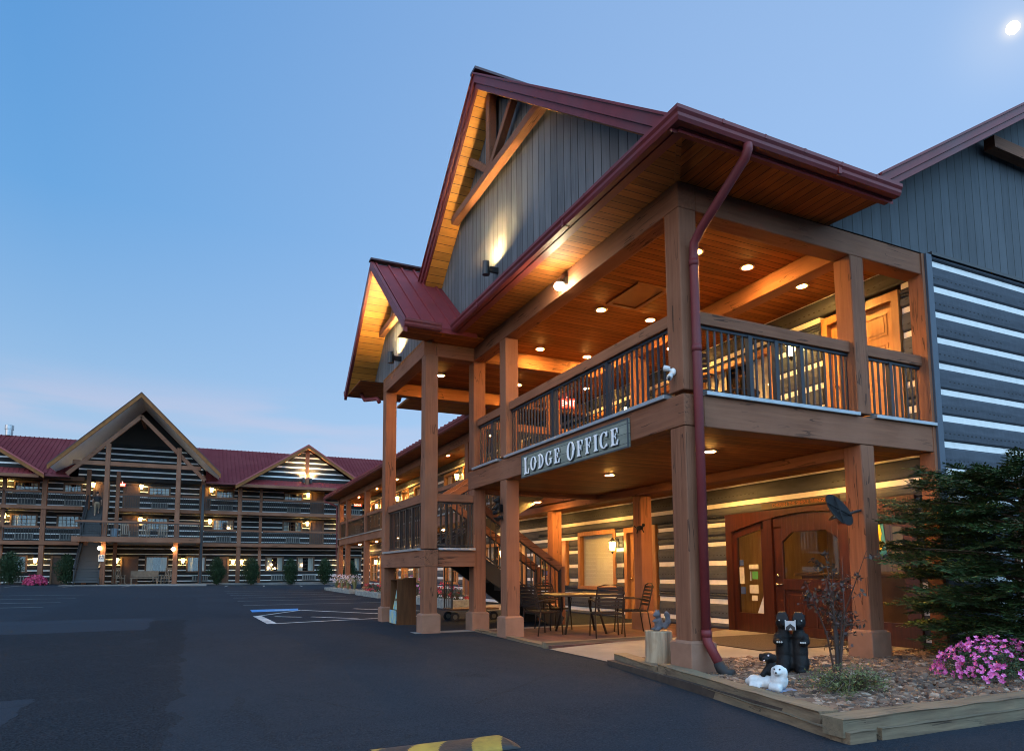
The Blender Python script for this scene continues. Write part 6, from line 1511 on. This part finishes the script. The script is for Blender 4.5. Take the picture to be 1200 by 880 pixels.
# furniture of the rear porch
def rocker_proto():
    t = root('rocking_chair', (0,0,0), 'x', 'chair', 'rocking chairs on the rear porch')
    mb = MB(); mb.box(-.27,-.25,.40,.27,.27,.44); part('seat', mb, ROCKW, t)
    mb = MB()
    for x in (-.24,-.12,0,.12,.24): mb.bar((x,-.25,.44),(x*.95,-.48,1.15),.06,.02)
    mb.bar((-.28,-.48,1.13),(.28,-.48,1.13),.03,.10); part('backrest', mb, ROCKW, t)
    for s in (-1,1):
        mb = MB(); mb.bar((s*.28,.25,.08),(s*.28,.25,.64),.05,.05); part('leg', mb, ROCKW, t); mb = MB(); mb.bar((s*.28,-.27,.08),(s*.28,-.30,.62),.05,.05); part('leg', mb, ROCKW, t)
        mb = MB(); mb.bar((s*.29,-.38,.64),(s*.29,.32,.66),.09,.03); part('arm', mb, ROCKW, t)
        mb = MB(); mb.tube([(s*.28,-.60,.14),(s*.28,-.25,.04),(s*.28,.1,.02),(s*.28,.42,.08)],.025,6); part('rocker', mb, ROCKW, t)
    return t
rk0 = rocker_proto()
for i, (x, y, z, rz, lb) in enumerate(((-10.0,49.3,F1,3.6,'wooden rocking chair on the ground-floor rear porch left of the bench'),(-6.95,49.3,F1,2.8,'wooden rocking chair on the ground-floor rear porch right of the bench'),(-9.7,48.4,F2+.06,3.3,'wooden rocking chair on the rear porch deck nearest to the stairs'),(-8.5,48.4,F2+.06,2.9,'wooden rocking chair in the middle of the rear porch deck'),(-7.3,48.5,F2+.06,3.1,'wooden rocking chair on the rear porch deck nearest to the right post'))):
    if i == 0: rk0.location = (x,y,z); rk0.rotation_euler = (0,0,rz); rk0['label'] = lb
    else: dup(rk0, loc=(x,y,z), rz=rz, label=lb)
t = root('bench', (-8.4,49.4,F1), 'long wooden bench on the ground floor of the rear porch', 'bench')
mb = MB(); mb.box(-9.3,49.1,F1+.40,-7.5,49.6,F1+.46); part('seat', mb, ROCKW, t); mb = MB(); mb.box(-9.3,49.58,F1+.5,-7.5,49.64,F1+.95); part('backrest', mb, ROCKW, t)
for x in (-9.25,-7.6):
    mb = MB(); mb.box(x,49.12,F1,x+.07,49.6,F1+.40); part('leg', mb, ROCKW, t); mb = MB(); mb.box(x,49.12,F1+.62,x+.07,49.58,F1+.67); part('arm', mb, ROCKW, t)
mb = MB(); mb.lathe([(.2,0),(.22,.7),(.24,.72),(.24,.78),(.05,.82)], (-10.35,48.1,F2+.06), 12); solo('litter_bin', mb, M('bin_grey_blue', (.14,.18,.21), .6), (-10.35,48.1,F2+.06), 'grey round bin on the rear porch deck beside the left post', 'bin')
t = root('accessible_sign', (-10.95,47.15,2.3), 'small white accessible parking sign on the left rear porch post', 'sign')
mb = MB(); mb.box(-11.10,47.15,2.2,-10.75,47.19,2.68); part('sign_plate', mb, M('sign_cream', (.55,.52,.42), .6), t)
mb = MB(); mb.box(-11.06,47.143,2.38,-10.79,47.149,2.65); part('dark_field', mb, M('sign_slate', (.06,.09,.15), .6), t)
mb = MB(); y_ = 47.138
mb.ell((-10.93,y_,2.62),(.022,.003,.022)); mb.bar((-10.935,y_,2.58),(-10.93,y_,2.50),.004,.02,up=(1,0,0)); mb.bar((-10.93,y_,2.505),(-10.86,y_,2.50),.004,.018); mb.bar((-10.86,y_,2.50),(-10.84,y_,2.43),.004,.018,up=(1,0,0)); mb.tube([(-10.93+.055*math.cos(a*.4+1.9),y_,2.455+.055*math.sin(a*.4+1.9)) for a in range(11)],.009,5)
part('wheelchair_symbol', mb, WHITEP, t)
mb = MB(); mb.box(-11.07,47.143,2.23,-10.78,47.147,2.33); part('lower_panel', mb, M('sign_pale_grey', (.5,.5,.48), .6), t)

# person climbing the rear stairs
t = root('person', (-11.62,49.45,5.50), 'person in black shirt and tan trousers climbing the upper rear stairs', 'person')
px_, py_, pz_ = -11.62, 49.45, 5.48
def Pp(x, y, z): return (px_+x, py_+y, pz_+z)
mb = MB()
for s, ky, kz, fy, fz in ((-1,.02,.50,-.06,.06),(1,.16,.62,.12,.26)):
    mb.tube([Pp(s*.09,0,.90),Pp(s*.10,ky,kz),Pp(s*.10,fy,fz)],[.085,.062,.042],10); mb.ell(Pp(s*.10,fy+.06,fz-.02),(.05,.12,.04))
mb.ell(Pp(0,.0,.93),(.165,.11,.13)); mb.ell(Pp(0,.03,1.18),(.16,.10,.22)); mb.ell(Pp(0,.05,1.36),(.19,.10,.11)); mb.tube([Pp(0,.06,1.42),Pp(0,.08,1.56)],.055,8); mb.ell(Pp(0,.09,1.64),(.078,.095,.115)); mb.ell(Pp(0,.19,1.62),(.018,.03,.022))
for s, ey, ez in ((-1,-.05,1.12),(1,.12,1.14)):
    mb.tube([Pp(s*.19,.05,1.40),Pp(s*.26,ey,ez),Pp(s*.25,ey+.14,ez-.20)],[.052,.042,.032],8); mb.ell(Pp(s*.25,ey+.17,ez-.26),(.03,.045,.06))
blob('body', mb, M('skin', (.45,.26,.18), .6), None, .022, t)
mb = MB(); mb.ell(Pp(0,.03,1.16),(.178,.118,.24)); mb.ell(Pp(0,.05,1.35),(.21,.118,.12))
for s, ey in ((-1,-.02),(1,.09)): mb.tube([Pp(s*.18,.05,1.40),Pp(s*.245,ey,1.20)],[.07,.062],8)
blob('shirt', mb, M('black_cloth', (.012,.012,.014), .85), None, .022, t)
mb = MB(); mb.ell(Pp(0,.0,.93),(.178,.122,.13))
for s, ky, kz, fy, fz in ((-1,.02,.50,-.05,.14),(1,.16,.62,.12,.34)): mb.tube([Pp(s*.09,0,.92),Pp(s*.10,ky,kz),Pp(s*.10,fy,fz)],[.10,.078,.06],10)
blob('trousers', mb, M('tan_cloth', (.22,.15,.09), .85), None, .022, t)
mb = MB(); mb.ell(Pp(0,.075,1.67),(.088,.098,.10)); blob('hair', mb, M('dark_hair', (.02,.014,.01), .7), None, .02, t)

# moon
dm = Vector((1.0810,.5204,.8046)).normalized()*1600; cpos = Vector((-5.163,-6.117,1.32)); mc = cpos+dm
mb = MB(); mb.ell(tuple(mc), 9.5, n=32); solo('moon', mb, M('moon_glow', (1.0,.97,.93), .9, emit=6.0), tuple(mc), 'bright white moon in the upper right corner of the sky', 'moon', smooth=True)
